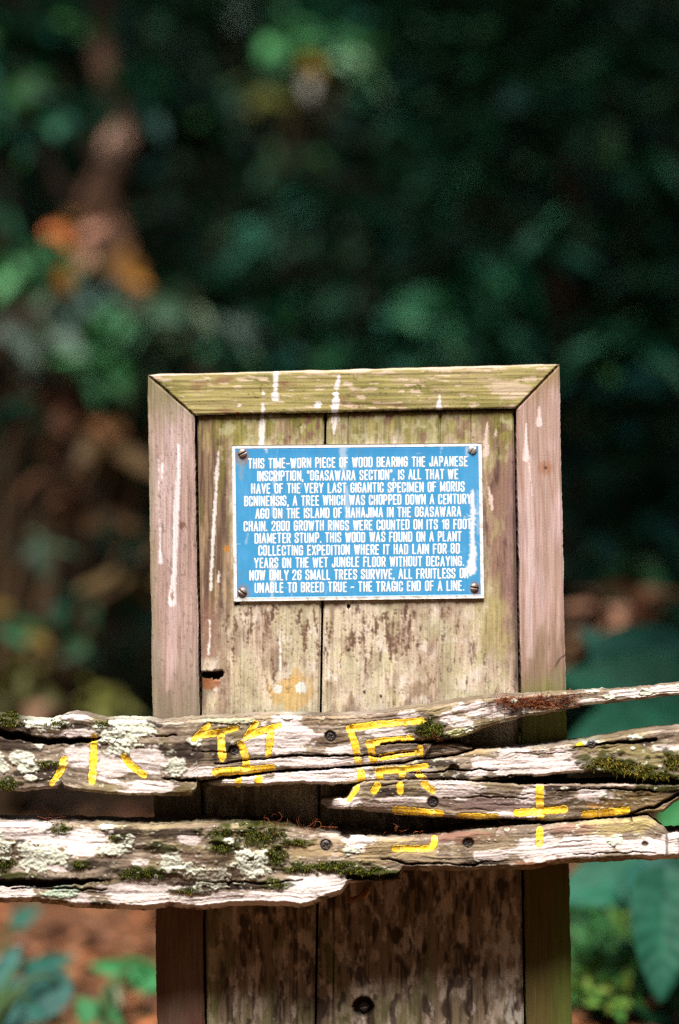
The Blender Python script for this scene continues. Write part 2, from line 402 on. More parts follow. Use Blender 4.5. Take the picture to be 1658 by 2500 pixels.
def panel(which):
    fl = {'A': lambda Y: iL(Y) + 6, 'B': lambda Y: sm1(Y) + 3, 'C': lambda Y: sm2(Y) + 0.6 * ss(1095, 1070, Y)}[which]
    fr = {'A': lambda Y: sm1(Y) - 3, 'B': lambda Y: sm2(Y) - 0.6 * ss(1095, 1070, Y), 'C': lambda Y: iR(Y) - 6}[which]
    sd = {'A': 100, 'B': 200, 'C': 300}[which]
    nc = {'A': 122, 'B': 112, 'C': 76}[which]
    u = np.linspace(0, 1, nc)[None, :]
    s = np.concatenate([np.linspace(0, 0.733, 620), np.linspace(0.733, 1, 22)[1:]])[:, None]
    y0 = {'A': 1012, 'B': 1007, 'C': 1003}[which]
    jag = 1.5 * fbm(u * 40, u * 0 + 3.3, sd, 2)
    Y = (y0 - 4 * u + jag) * (1 - s) + YB * s
    X = fl(Y) + (fr(Y) - fl(Y)) * u
    na = fbm(X / 16, Y / 40, 1, 4); g = fbm(X / 4.5, Y / 240, 2, 4); stk = fbm(X / 9, Y / 55, 3, 4); big = fbm(X / 70, Y / 130, 4, 3); fn = fbm(X / 4, Y / 5, 5, 3)
    sk2 = fbm(X / 6, Y / 26, 6, 3)
    cream = C(216, 198, 172); tan = C(182, 154, 130); brn = C(138, 106, 84); drk = C(98, 72, 60); olv = C(132, 124, 64); mauve = C(150, 116, 110)
    col = np.broadcast_to(cream, X.shape + (3,)).copy()
    col = mixc(col, tan, ss(-0.3, 0.5, big) * 0.6)
    col = mixc(col, C(210, 196, 150), ss(0.1, 0.7, fbm(X / 40, Y / 60, 7, 3)) * 0.4)
    col = mixc(col, C(232, 218, 206), ss(0.3, 0.6, fbm(X / 16, Y / 24, 8, 3)) * 0.55)
    # brown runs below the plaque, thinning out downwards
    zone = ss(1465, 1500, Y) * ss(1700, 1520, Y + 90 * big)
    cen = np.exp(-((X - 660) / 75) ** 2) + 1.0 * np.exp(-((X - 950) / 60) ** 2) + 0.55 * np.exp(-((X - 1060) / 60) ** 2) + 0.6 * np.exp(-((X - 850) / 40) ** 2) + 0.35
    run = ss(0.15, 0.5, stk * 0.75 + sk2 * 0.55 + 0.75 * zone * cen - 0.62)
    blot = ss(-0.05, 0.6, fbm(X / 34, Y / 60, 61, 4) + 0.35 * stk + 0.25 * g); col = mixc(col, C(146, 120, 98), blot * 0.72)
    col = mixc(col, C(186, 180, 140), ss(0.0, 0.6, fbm(X / 50, Y / 90, 62, 3)) * 0.45)
    run = ss(0.02, 0.62, stk * 0.6 + sk2 * 0.45 + 0.35 * fn + 0.3 * g + 0.75 * zone * cen - 0.62)
    col = mixc(col, brn, run * 0.85); col = mixc(col, drk, ss(0.4, 0.95, stk * 0.6 + sk2 * 0.5 + 0.3 * fn + 0.6 * zone * cen - 0.25) * 0.75)
    # specks all over the pale part
    col = mixc(col, C(120, 90, 70), ss(0.3, 0.75, sk2 + 0.3 * stk + 0.3 * fn - 0.2) * ss(1480, 1540, Y) * 0.7)
    col = mixc(col, C(90, 70, 55), ss(0.62, 0.8, fn) * ss(1490, 1560, Y) * 0.55)
    if which == 'A':
        # left strip of finely ribbed brown wood
        strip = ss(590, 545, X + 16 * na) * ss(1560, 1470, Y + 40 * na)
        rib = ss(-0.3, 0.5, g)
        cs = mixc(np.broadcast_to(C(150, 124, 96), X.shape + (3,)), C(104, 80, 66), rib)
        cs = mixc(cs, C(124, 112, 60), ss(0.0, 0.6, fbm(X / 30, Y / 160, 12, 2)) * 0.7)
        cs = mixc(cs, C(188, 158, 124), ss(0.25, 0.7, fbm(X / 12, Y / 90, 13, 3)) * 0.65)
        col = col + (cs - col) * strip[..., None]
        col = mixc(col, C(146, 108, 92), ss(545, 520, X + 8 * na) * ss(1620, 1600, Y) * ss(1440, 1500, Y) * 0.8)
        col = mixc(col, C(86, 62, 44), ss(530, 500, X + 10 * na + (Y - 1660) * 0.25) * ss(1638, 1660, Y) * ss(1790, 1700, Y) * 0.9)
        col = mixc(col, C(150, 88, 46), patch(X, Y, 520, 1670, 20, 16, na, 0.5) * 0.8)
        col = mixc(col, C(204, 166, 98), patch(X, Y, 712, 1690, 46, 42, na, 0.55) * 0.75)
        col = mixc(col, C(204, 160, 90), patch(X, Y, 725, 1650, 16, 22, na, 0.4) * 0.6)
        col = mixc(col, C(225, 225, 215), np.maximum(patch(X, Y, 735, 1680, 14, 14, fn, 0.3), patch(X, Y, 679, 1684, 10, 10, fn, 0.3)))
        col = mixc(col, C(205, 140, 60), patch(X, Y, 553, 1340, 6, 7, fn, 0.6))
        col = mixc(col, C(60, 50, 46), patch(X, Y, 534, 1080, 6, 9, fn, 0.5) * 0.9)
        col = mixc(col, C(40, 30, 26), np.maximum(patch(X, Y, 556, 1567, 2.5, 2.5, fn, 0.2), patch(X, Y, 580, 1475, 8, 6, fn, 0.5)))
        col = mixc(col, C(150, 108, 98), ss(0.1, 0.5, stk - 0.1 + 0.6 * np.exp(-((X - 720) / 30) ** 2)) * ss(1100, 1075, Y) * 0.7)
    if which == 'C':
        strip = ss(1168, 1200, X + 14 * na) * ss(1700, 1480, Y + 60 * big)
        cs = mixc(np.broadcast_to(C(150, 118, 100), X.shape + (3,)), C(104, 78, 70), ss(0.0, 0.6, stk + 0.3 * na))
        cs = mixc(cs, C(184, 168, 124), ss(0.1, 0.8, fbm(X / 18, Y / 80, 14, 3) + 0.4 * ss(1150, 1400, Y) - 0.1) * 0.8)
        cs = mixc(cs, C(160, 126, 124), ss(1225, 1250, X) * 0.5)
        col = col + (cs - col) * strip[..., None]
        col = mixc(col, C(190, 178, 112), patch(X, Y, 1200, 1530, 45, 90, na, 0.6, 0.5) * 0.45)
        col = mixc(col, C(84, 66, 54), ss(26, 4, iR(Y) - X + 10 * na) * ss(1100, 1300, Y) * 0.7)
        col = mixc(col, C(74, 54, 50), patch(X, Y, 1222, 1042, 12, 16, na, 0.6) * 0.9)
    # algae near the top
    top = ss(1160, 1040, Y + 70 * na + 30 * big)
    if which == 'A': top = top * ss(480, 560, X + 20 * na) * 0.9 + 0.25 * top
    col = mixc(col, mixc(np.broadcast_to(C(150, 142, 70), X.shape + (3,)), C(112, 108, 52), ss(-0.2, 0.5, g)), top * 0.8)
    col = mixc(col, C(190, 182, 140), ss(0.25, 0.5, fbm(X / 20, Y / 26, 17, 3)) * top * 0.7)
    col = mixc(col, C(136, 100, 88), ss(0.3, 0.55, fbm(X / 22, Y / 40, 18, 3)) * top * 0.75)
    # below the planks: damp dark brown wood, run up to deepen the gap's shade
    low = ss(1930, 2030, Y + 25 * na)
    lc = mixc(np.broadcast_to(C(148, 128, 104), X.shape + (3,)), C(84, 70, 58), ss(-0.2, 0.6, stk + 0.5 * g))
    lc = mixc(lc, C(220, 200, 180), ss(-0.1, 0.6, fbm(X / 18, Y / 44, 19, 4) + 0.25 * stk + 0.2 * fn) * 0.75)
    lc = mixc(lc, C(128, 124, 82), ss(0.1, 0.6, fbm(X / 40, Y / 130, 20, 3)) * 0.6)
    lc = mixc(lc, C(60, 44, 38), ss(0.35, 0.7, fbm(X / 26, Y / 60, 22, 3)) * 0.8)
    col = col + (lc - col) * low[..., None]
    if which == 'A': col = mixc(col, C(160, 158, 100), ss(560, 505, X + 16 * na) * ss(2240, 2340, Y) * 0.5)
    if which == 'C': col = mixc(col, C(214, 204, 188), ss(-0.2, 0.4, na + stk * 0.5) * ss(1185, 1235, X + 12 * na) * ss(2160, 2260, Y + 40 * big) * 0.85)
    for p, wd in (DROPS_A if which == 'A' else DROPS_B if which == 'B' else DROPS_C):
        col = mixc(col, C(246, 236, 228) if which != 'C' else C(232, 206, 192), streak(X, Y, p, wd, 2.0 * fn + 1.2 * g) * 0.88)
    if which == 'B':
        for p, wd in [([(1000, 2258), (1003, 2285), (1010, 2305)], [1, 2.5, 1.5])]: col = mixc(col, C(225, 220, 215), streak(X, Y, p, wd, fn) * 0.8)
        for cx, cy in ((852, 1588), (930, 1700), (890, 1690)): col = mixc(col, C(50, 38, 30), patch(X, Y, cx, cy, 3.5, 4.5, fn, 0.3))
    y = 0.0035 + bevel_y(X, X - fl(Y) + (12 * ss(1090, 1200, Y) if which == 'C' else 0), fr(Y) - X + (12 * ss(1090, 1200, Y) if which == 'B' else 0), Y - Y[0:1] + 1, 5, 0.003) - 0.0006 * g - 0.0005 * stk + 0.0008 * run
    # grooves in the face
    def groove(xf, wdt, dep, a=0, b=4000):
        m = ss(wdt, 0, np.abs(X - xf)) * ss(a - 20, a, Y) * ss(b + 20, b, Y)
        return m * dep, m
    gl = {'A': [(771 - (2500 - Y) * 0.012 - 45, 2, 0.002, 2100, 4000)], 'B': [(851 - (Y - 1000) * 0.02 , 2, 0.0012, 1000, 1130), (814 + (2500 - Y) * 0.003, 2.6, 0.004, 2050, 4000)], 'C': [(1150 + 0 * Y, 1.8, 0.001, 1000, 1085)]}[which]
    for gg in gl:
        dy, m = groove(*gg); y = y + dy; col = mixc(col, C(50, 38, 28), m * 0.6)
    if which == 'A':   # rotten notch
        n = patch(X, Y, 520, 1648, 24, 9 + 6 * (X > 520), na, 0.35, 0.1) * ss(1635, 1644, Y + 10 * ss(528, 545, X))
        y = y + 0.014 * n; col = mixc(col, C(34, 24, 16), n * 0.9)
        y = y + 0.004 * ss(545, 500, X + 10 * na) * ss(1640, 1650, Y) * ss(1760, 1690, Y)
    if which == 'B':   # counterbored bolt hole
        n = patch(X, Y, 887, 2461, 25, 24, fn, 0.08, 0.1); y = y + 0.012 * n; col = mixc(col, C(30, 24, 20), n * 0.8)
        n = patch(X, Y, 851, 1481, 4, 6, fn, 0.2, 0.2); y = y + 0.006 * n; col = mixc(col, C(40, 30, 24), n)
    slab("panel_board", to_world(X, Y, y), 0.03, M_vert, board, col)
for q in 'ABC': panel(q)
# rear board closing the joints
def boxmesh(name, x0, x1, y0, y1, z0, z1, mat, parent, c):
    V = np.array([[x, y, z] for x in (x0, x1) for y in (y0, y1) for z in (z0, z1)])
    F = np.array([[0, 1, 3, 2], [4, 6, 7, 5], [0, 4, 5, 1], [2, 3, 7, 6], [0, 2, 6, 4], [1, 5, 7, 3]])
    return mesh(name, V, F, mat, parent, np.tile(c, (8, 1)), False)
boxmesh("backing_board", (378 - 829) * K, (1355 - 829) * K, 0.047, 0.058, 0.0, CZ - (930 - 1250) * K, M_vert, board, C(60, 48, 38))
# bolt at the bottom of the counterbore
def screw_head(name, cx, cz, y, R, H, mat, parent, slot_ang=0.0, slots=1, slot_w=0.16, slot_len=0.92, dep=0.5):
    n = 34; a = np.linspace(-1, 1, n)
    nr, nt = 14, 40
    rr = np.linspace(0, 1, nr); th = np.linspace(0, 2 * math.pi, nt, endpoint=False)
    gx = rr[:, None] * np.cos(th)[None]; gy = rr[:, None] * np.sin(th)[None]
    h = H * np.sqrt(np.clip(1 - (rr[:, None] * 0.93) ** 2, 0, 1)) * np.ones_like(gx)
    for i in range(slots):
        q = slot_ang + i * math.pi / 2
        al = gx * math.cos(q) + gy * math.sin(q); ac = -gx * math.sin(q) + gy * math.cos(q)
        h = h - H * dep * ss(slot_w * 1.5, slot_w * 0.8, np.abs(ac)) * ss(slot_len, slot_len - 0.12, np.abs(al))
    V = np.stack([cx + gx * R, np.full_like(gx, y) - h, cz + gy * R], -1).reshape(-1, 3)
    i = np.arange(nr - 1)[:, None] * nt + np.arange(nt)[None]; j = np.arange(nr - 1)[:, None] * nt + (np.arange(nt)[None] + 1) % nt
    F = np.stack([i, i + nt, j + nt, j], -1).reshape(-1, 4)
    rim = V[-nt:].copy(); rim[:, 1] = y + 0.001
    k = np.arange(nt); F2 = np.stack([(nr - 1) * nt + k, nr * nt + k, nr * nt + (k + 1) % nt, (nr - 1) * nt + (k + 1) % nt], -1)
    return mesh(name, np.concatenate([V, rim]), [np.concatenate([F, F2])], mat, parent)
screw_head("bolt", (890 - 829) * K, CZ - (2463 - 1250) * K, 0.014, 0.0055, 0.003, M_black, board, 0.2, 1)

# ------------------------------------------------------------------ plaque
plq = thing("text_plaque", "small blue engraved plaque with white capitals screwed to the wooden board", "plaque", ((870 - 829) * K, 0.0, CZ - (1275 - 1250) * K))
TL, TR, BR, BL = np.array([566, 1087.]), np.array([1176, 1081.]), np.array([1182, 1460.]), np.array([571, 1468.])
def bil(u, v): 
    u = np.asarray(u)[..., None]; v = np.asarray(v)[..., None]
    return (TL * (1 - u) + TR * u) * (1 - v) + (BL * (1 - u) + BR * u) * v
yF = 0.0030   # panel face
ths = 0.0032
M_white = tint_mat("plaque_white", (200, 200, 200), 0.05, 0.05, 0.45, 0.4)
M_blue = tint_mat("plaque_blue", (160, 160, 160), 0.07, 0.05, 0.36, 0.45)
def plq_sheet(name, inset, y_front, y_back, mat, colf, bev, nu=250, nv=156):
    U, V = np.meshgrid(np.linspace(0, 1, nu), np.linspace(0, 1, nv))
    w_, h_ = 611.0, 380.0
    u = (inset + U * (w_ - 2 * inset)) / w_; v = (inset + V * (h_ - 2 * inset)) / h_
    P = bil(u, v); X, Y = P[..., 0], P[..., 1]
    e = np.minimum(np.minimum(U * (w_ - 2 * inset), (1 - U) * (w_ - 2 * inset)), np.minimum(V * (h_ - 2 * inset), (1 - V) * (h_ - 2 * inset)))
    y = y_front + bev * (1 - ss(0, 3, e))
    return slab(name, to_world(X, Y, y), y_back, mat, plq, colf(X, Y, U, V))
def whitecol(X, Y, U, V):
    c = np.broadcast_to(np.array((0.78, 0.76, 0.74)), X.shape + (3,)).copy()
    fn = fbm(X / 6, Y / 6, 9, 2)
    c = mixc(c, C(150, 130, 100), ss(0.35, 0.8, fn) * 0.6)
    c = mixc(c, C(122, 108, 66), ss(0.986, 0.995, V) * (0.7 + 0.3 * fn))
    return c
def bluecol(X, Y, U, V):
    fn = fbm(X / 5, Y / 5, 3, 3); na = fbm(X / 50, Y / 50, 4, 3); vs = fbm(X / 5, Y / 60, 6, 3)
    c = np.broadcast_to(C(70, 158, 208), X.shape + (3,)).copy()
    c = mixc(c, C(96, 172, 224), ss(-0.1, 0.7, na) * 0.35)
    c = mixc(c, C(120, 180, 222), ss(0.2, 0.7, vs) * 0.22)
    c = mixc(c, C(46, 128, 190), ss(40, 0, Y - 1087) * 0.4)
    pale = C(214, 224, 232)
    for p, wd, a, sf in [([(1153, 1200), (1155, 1260), (1153, 1310), (1155, 1350), (1150, 1392)], [4, 6, 5, 8, 12], 0.9, 2.5),
                     ([(1139, 1092), (1140, 1110)], [3, 3], 0.5, 2), ([(1130, 1265), (1172, 1250)], [1, 1.6], 0.6, 1.5),
                     ([(836, 1090), (840, 1140)], [9, 7], 0.55, 4), ([(845, 1190), (850, 1260)], [5, 6], 0.5, 4),
                     ([(672, 1150), (670, 1190)], [4, 3], 0.55, 3), ([(668, 1210), (667, 1260)], [4, 3], 0.5, 3), ([(667, 1390), (665, 1430), (664, 1458)], [9, 6, 3], 0.6, 3),
                     ([(648, 1092), (652, 1102)], [6, 2], 0.8, 2), ([(612, 1268), (606, 1300), (600, 1330)], [2, 1.2, 1], 0.4, 2), ([(1078, 1092), (1076, 1106)], [2, 1], 0.5, 2),
                     ([(1166, 1200), (1168, 1300)], [2, 4], 0.35, 4)]:
        c = mixc(c, C(244, 242, 244) if a > 0.85 else pale, streak(X, Y, p, wd, 3 * fn, sf) * a)
    for cx, cy, r in ((592, 1112, 15), (592, 1446, 15), (1160, 1434, 12)):
        c = mixc(c, C(150, 112, 92), ss(1.5, 0.6, np.hypot((X - cx) / r, (Y - cy - 3) / (r * 1.25)) + 0.3 * fn) * 0.8)
    c = mixc(c, C(150, 170, 176), ss(0, 1, streak(X, Y, [(590, 1120), (588, 1170)], [12, 3], 6 * fn, 6)) * 0.45)
    for i in range(26):
        rr_ = np.random.default_rng(500 + i); x0_, y0_ = rr_.uniform(580, 1170), rr_.uniform(1095, 1450); a_ = rr_.uniform(0, 3.14); l_ = rr_.uniform(8, 46)
        c = mixc(c, C(190, 214, 230), streak(X, Y, [(x0_, y0_), (x0_ + l_ * math.cos(a_), y0_ + l_ * math.sin(a_))], [0.9, 0.3], 0.6 * fn, 1.2) * 0.5)
    c = mixc(c, C(110, 130, 140), ss(0.45, 0.9, fbm(X / 30, Y / 70, 33, 4)) * 0.22)
    c = mixc(c, C(226, 230, 230), ss(0.72, 0.85, fn) * 0.5 * ss(14, 0, np.minimum(X - 570, 1180 - X)))
    return c
plq_sheet("white_border", 0, yF - 0.0012 - 0.0022, yF + 0.0005, M_white, whitecol, 0.0008, 120, 80)
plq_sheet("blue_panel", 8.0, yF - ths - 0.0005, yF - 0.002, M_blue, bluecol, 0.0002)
yT = yF - ths - 0.0005

# stroke lettering
W_ = {'I': 0.0, 'M': 0.60, 'W': 0.70, 'A': 0.50, 'V': 0.50, 'Y': 0.5, 'T': 0.44, '1': 0.2, 'L': 0.36, 'E': 0.36, 'F': 0.36, '.': 0.0, ',': 0.02, '-': 0.32, '"': 0.14, 'J': 0.36, "N": 0.46}
FONT = {
 'A': [[(0, 0), (.5, 1)], [(.5, 1), (1, 0)], [(.2, .3), (.8, .3)]],
 'B': ['s', [(0, 1), (1, 1), (1, .53), (0, .53)], 's', [(0, .53), (1, .53), (1, 0), (0, 0)], [(0, 0), (0, 1)]],
 'C': ['s', [(1, .70), (1, 1), (0, 1), (0, 0), (1, 0), (1, .30)]],
 'D': [[(0, 0), (0, 1)], 's', [(0, 1), (1, 1), (1, 0), (0, 0)]],
 'E': [[(0, 0), (0, 1)], [(0, 1), (1, 1)], [(0, 0), (1, 0)], [(0, .52), (.85, .52)]],
 'F': [[(0, 0), (0, 1)], [(0, 1), (1, 1)], [(0, .52), (.85, .52)]],
 'G': ['s', [(1, .72), (1, 1), (0, 1), (0, 0), (1, 0), (1, .46)], [(1, .46), (.6, .46)]],
 'H': [[(0, 0), (0, 1)], [(1, 0), (1, 1)], [(0, .52), (1, .52)]],
 'I': [[(0, 0), (0, 1)]], 'J': ['s', [(1, 1), (1, 0), (0, 0), (0, .28)]],
 'K': [[(0, 0), (0, 1)], [(0, .4), (1, 1)], [(.35, .55), (1, 0)]],
 'L': [[(0, 1), (0, 0)], [(0, 0), (1, 0)]],
 'M': [[(0, 0), (0, 1)], [(0, 1), (.5, .1)], [(.5, .1), (1, 1)], [(1, 1), (1, 0)]],
 'N': [[(0, 0), (0, 1)], [(0, 1), (1, 0)], [(1, 0), (1, 1)]],
 'O': ['s', [(.5, 1), (0, 1), (0, 0), (1, 0), (1, 1), (.5, 1)]],
 'P': [[(0, 0), (0, 1)], 's', [(0, 1), (1, 1), (1, .45), (0, .45)]],
 'R': [[(0, 0), (0, 1)], 's', [(0, 1), (1, 1), (1, .48), (0, .48)], [(.5, .48), (1, 0)]],
 'S': ['s', [(1, .74), (1, 1), (0, 1), (0, .56), (1, .44), (1, 0), (0, 0), (0, .26)]],
 'T': [[(.5, 0), (.5, 1)], [(0, 1), (1, 1)]], 'U': ['s', [(0, 1), (0, 0), (1, 0), (1, 1)]],
 'V': [[(0, 1), (.5, 0)], [(.5, 0), (1, 1)]], 'W': [[(0, 1), (.25, 0)], [(.25, 0), (.5, .95)], [(.5, .95), (.75, 0)], [(.75, 0), (1, 1)]],
 'X': [[(0, 0), (1, 1)], [(0, 1), (1, 0)]], 'Y': [[(0, 1), (.5, .45)], [(1, 1), (.5, .45)], [(.5, .45), (.5, 0)]],
 '0': ['s', [(.5, 1), (0, 1), (0, 0), (1, 0), (1, 1), (.5, 1)]], '1': [[(0, .82), (1, 1)], [(1, 1), (1, 0)]],
 '2': ['s', [(0, .74), (0, 1), (1, 1), (1, .6), (0, .12), (0, 0)], [(0, 0), (1, 0)]],
 '6': ['s', [(1, .76), (1, 1), (0, 1), (0, 0), (1, 0), (1, .56), (0, .56)]],
 '8': ['s', [(.5, 1), (0, 1), (0, .53), (1, .53), (1, 1), (.5, 1)], 's', [(.5, .53), (0, .53), (0, 0), (1, 0), (1, .53), (.5, .53)]],
 '.': [[(0, 0), (0, .03)]], ',': [[(1, .03), (0, -.14)]], '-': [[(0, .45), (1, .45)]], '"': [[(0, .8), (0, 1)], [(1, .8), (1, 1)]]}
LINES = [("THIS TIME-WORN PIECE OF WOOD BEARING THE JAPANESE", 573, 1080, 1068), ('INSCRIPTION, "OGASAWARA SECTION", IS ALL THAT WE', 594, 1058, 1097.5),
 ("HAVE OF THE VERY LAST GIGANTIC SPECIMEN OF MORUS", 580, 1073, 1126.5), ("BCNINENSIS, A TREE WHICH WAS CHOPPED DOWN A CENTURY", 564, 1089, 1155),
 ("AGO ON THE ISLAND OF HAHAJIMA IN THE OGASAWARA", 589, 1065, 1184), ("CHAIN. 2800 GROWTH RINGS WERE COUNTED ON ITS 18 FOOT", 563, 1089, 1213),
 ("DIAMETER STUMP. THIS WOOD WAS FOUND ON A PLANT", 588, 1066, 1241), ("COLLECTING EXPEDITION WHERE IT HAD LAIN FOR 80", 596, 1062, 1269.5),
 ("YEARS ON THE WET JUNGLE FLOOR WITHOUT DECAYING.", 587, 1072, 1298), ("NOW ONLY 26 SMALL TREES SURVIVE, ALL FRUITLESS OR", 576, 1082, 1326.5),
 ("UNABLE TO BREED TRUE - THE TRAGIC END OF A LINE.", 588, 1072, 1355)]
q = 1 / 0.9457
txt = Acc(); lr = random.Random(3)
TXTW = np.array((0.76, 0.75, 0.74))
for s, xa, xb, yc in LINES:
    xa, xb, yc = xa * q, xb * q, yc * q
    HH = 22.0; st = 1.85
    pos = []; x = 0.0; gap = 0.18 + 0.15
    for ch in s:
        if ch == ' ': x += 0.50; continue
        wd = W_.get(ch, 0.42); pos.append((ch, x, wd)); x += wd + gap
    tot = x - gap
    sx = (xb - xa - 2 * st) / tot
    for ch, x0, wd in pos:
        jx, jy = lr.uniform(-.4, .4), lr.uniform(-.5, .5)
        smooth = False
        for item in FONT[ch]:
            if item == 's': smooth = True; continue
            pts = np.array([(xa + st + (x0 + a * wd) * sx, b * HH) for a, b in item])
            if smooth: pts = fillet(pts, 7.0, 4)
            V, lf, F = ribbon(pts, st * lr.uniform(0.93, 1.05), 5)
            X = V[:, 0] + jx; Y = yc + HH / 2 - V[:, 1] - (X - 870) * 0.0105 + jy
            txt.add(to_world(X, Y, yT - 0.00005 - 0.00016 * lf), F[:, ::-1], TXTW * lr.uniform(0.94, 1.0))
            smooth = False
txt.build("lettering", M_white, plq)
for (cx, cy, R, mt, an) in ((592, 1107, 11, M_rusty, 0.5), (1153.5, 1098, 10.5, M_bright, 1.0), (592, 1445.5, 11, M_rusty, -0.6), (1158.5, 1434.5, 10.5, M_rusty, -0.15)):
    o = screw_head("screw", (cx - 829) * K, CZ - (cy - 1250) * K, yT + 0.0002, R * K, 0.0026, mt, plq, an, 1, 0.13, 1.2, 0.7)
    if mt is M_bright: o['label'] = "clean bright screw head at the plaque's upper right corner"

# ------------------------------------------------------------------ the time-worn planks
BLEACH = C(236, 220, 212); LICH = C(222, 222, 200); LICHG = C(190, 206, 180); WGREY = C(142, 124, 104); WBRN = C(112, 92, 74); WDRK = C(56, 44, 38)
MOSSC = C(58, 62, 22); OLIVE = C(142, 128, 76); PINKB = C(222, 204, 192)

class Plank: pass
def make_plank(label, top, bot, D, seed, cracks=(), bleach=(), lichen=(), dark=(), mossst=(), extra=(), strokes=(), rows=84, x0=-140, x1=1800, edgeR=14, name="weathered_plank", yback=-0.003, thin=0.42, parent=None, screws=()):
    p = Plank()
    xs = np.arange(x0, x1, 2.0)
    tx, ty = zip(*top); bx, by = zip(*bot)
    jag = 2.2 * fbm(xs / 16, xs * 0 + 1.7, seed, 4) + 0.5 * fbm(xs / 5, xs * 0 + 4.7, seed + 3, 2)
    jag2 = 2.2 * fbm(xs / 18, xs * 0 + 7.7, seed + 5, 4) + 0.6 * fbm(xs / 5, xs * 0 + 2.7, seed + 6, 2)
    T = np.interp(xs, tx, ty) + jag; B = np.interp(xs, bx, by) + jag2
    B = np.maximum(B, T + 3)
    u = np.linspace(0, 1, rows); u = u + 0.045 * np.sin(2 * np.pi * u) * -1.0
    X = np.broadcast_to(xs[None, :], (rows, len(xs))).copy(); Y = T[None] + (B - T)[None] * u[:, None]
    hp = (B - T)[None]
    e = np.minimum(Y - T[None], B[None] - Y)
    R = np.minimum(edgeR, 0.5 * hp)
    prof = np.sqrt(np.clip(1 - (1 - np.clip(e / R, 0, 1)) ** 2, 0, 1))
    Dm = D * np.clip(hp / 75.0, thin, 1.0) * (1 + 0.10 * fbm(X / 240, Y / 200, seed + 9, 2))
    dep = Dm * (0.66 + 0.34 * prof)
    el = min(60, 0.05 * (x1 - x0)); ends = ss(0, el, X - x0) * ss(0, el, x1 - X)
    # grain follows the plank
    gy = Y - 0.5 * (T + B)[None] + 10 * fbm(X / 160, Y / 60, seed + 1, 2)
    g1 = fbm(X / 190, gy / 9, seed + 2, 4); g2 = fbm(X / 90, gy / 3.6, seed + 4, 3)
    na = fbm(X / 22, Y / 13, seed + 6, 4); fn = fbm(X / 5, Y / 4, seed + 7, 3); iso = fbm(X / 17, Y / 14, seed + 8, 4); big = fbm(X / 120, Y / 40, seed + 10, 3)
    dep = dep + 0.0005 * g1 * prof + 0.0003 * g2 * prof + 0.0012 * big * prof + 0.0002 * fn
    col = np.broadcast_to(WGREY, X.shape + (3,)).copy()
    g3 = fbm(X / 60, gy / 2.6, seed + 14, 3); bl = fbm(X / 30, Y / 16, seed + 15, 4)
    col = mixc(col, C(120, 100, 84), ss(-0.2, 0.7, g1) * 0.6); col = mixc(col, C(190, 172, 146), ss(0.0, 0.7, bl) * 0.65)
    col = mixc(col, C(96, 80, 68), ss(0.15, 0.8, -bl + 0.3 * g3) * 0.55); col = mixc(col, C(190, 170, 156), ss(0.2, 0.8, g3 + 0.2 * g2) * 0.45)
    col = mixc(col, C(84, 68, 58), ss(0.3, 0.9, -g3 + 0.3 * g2) * 0.5)
    col = mixc(col, OLIVE, ss(0.1, 0.7, big) * 0.4)
    col = mixc(col, WDRK, ss(0.45, 1.0, g2 * 0.7 + g1 * 0.4) * 0.4)
    col = mixc(col, PINKB, ss(0.42, 0.75, fbm(X / 55, gy / 12, seed + 12, 4)) * 0.55)
    for cx, cy, rx, ry in dark: 
        m = patch(X, Y, cx, cy, rx, ry, na + 0.4 * g1, 0.5, 0.3); col = mixc(col, WDRK, m * 0.86)
    for cx, cy, rx, ry, c, a in extra: col = mixc(col, c, patch(X, Y, cx, cy, rx, ry, na + 0.3 * g1, 0.55, 0.3) * a)
    for cx, cy, rx, ry in bleach:
        m = patch(X, Y, cx, cy, rx * 1.12, ry * 1.25, na * 0.75 + 0.2 * g1 + 0.12 * g2, 0.55, 0.11)
        cb = mixc(np.broadcast_to(BLEACH, X.shape + (3,)), C(188, 164, 160), ss(0.2, 0.8, g3 * 0.7 + g2 * 0.3) * 0.5)
        col = col + (cb - col) * (m * 0.95)[..., None]
    for cx, cy, rx, ry in mossst:
        m = patch(X, Y, cx, cy, rx * 1.25, ry * 1.25, na, 0.7, 0.35); col = mixc(col, MOSSC, m * 0.85); dep = dep + 0.0015 * m
    for L in lichen:
        cx, cy, rx, ry = L[:4]; c = L[4] if len(L) > 4 else LICH
        m = patch(X, Y, cx, cy, rx * 1.2, ry * 1.2, iso * 0.9 + 0.12 * fn, 0.6, 0.07)
        cl = mixc(np.broadcast_to(c, X.shape + (3,)), c * 0.62, ss(0.2, 0.7, fn + 0.4 * iso) * 0.6)
        col = col + (cl - col) * (m * 0.97)[..., None]; dep = dep + m * (0.0009 + 0.0005 * fn)
    # scattered little lichen specks
    sp = 0.7 * ss(0.84, 0.96, fbm(X / 10, Y / 6, seed + 20, 2) + 0.25 * fbm(X / 110, Y / 50, seed + 21, 2)); col = mixc(col, LICH, sp * 0.8); dep = dep + 0.0006 * sp
    # dirt settled in small checks
    for i in range(13):
        r = np.random.default_rng(seed * 100 + i); cx = r.uniform(x0, x1); j = int((cx - x0) / 2); cy = T[min(j, len(T) - 1)] + (B - T)[min(j, len(T) - 1)] * r.uniform(0.12, 0.88); ln = r.uniform(25, 110)
        sl_ = (np.interp(cx + 20, xs, T) - np.interp(cx - 20, xs, T)) / 40
        m = streak(X, Y + 2.5 * fbm(X / 20, Y * 0, seed + i, 2), [(cx - ln / 2, cy - sl_ * ln / 2), (cx, cy + r.uniform(-2, 2)), (cx + ln / 2, cy + sl_ * ln / 2)], [0.2, r.uniform(0.8, 1.8), 0.2], 0, 1.3)
        dep = dep - 0.0010 * m; col = mixc(col, WDRK, m * 0.5)
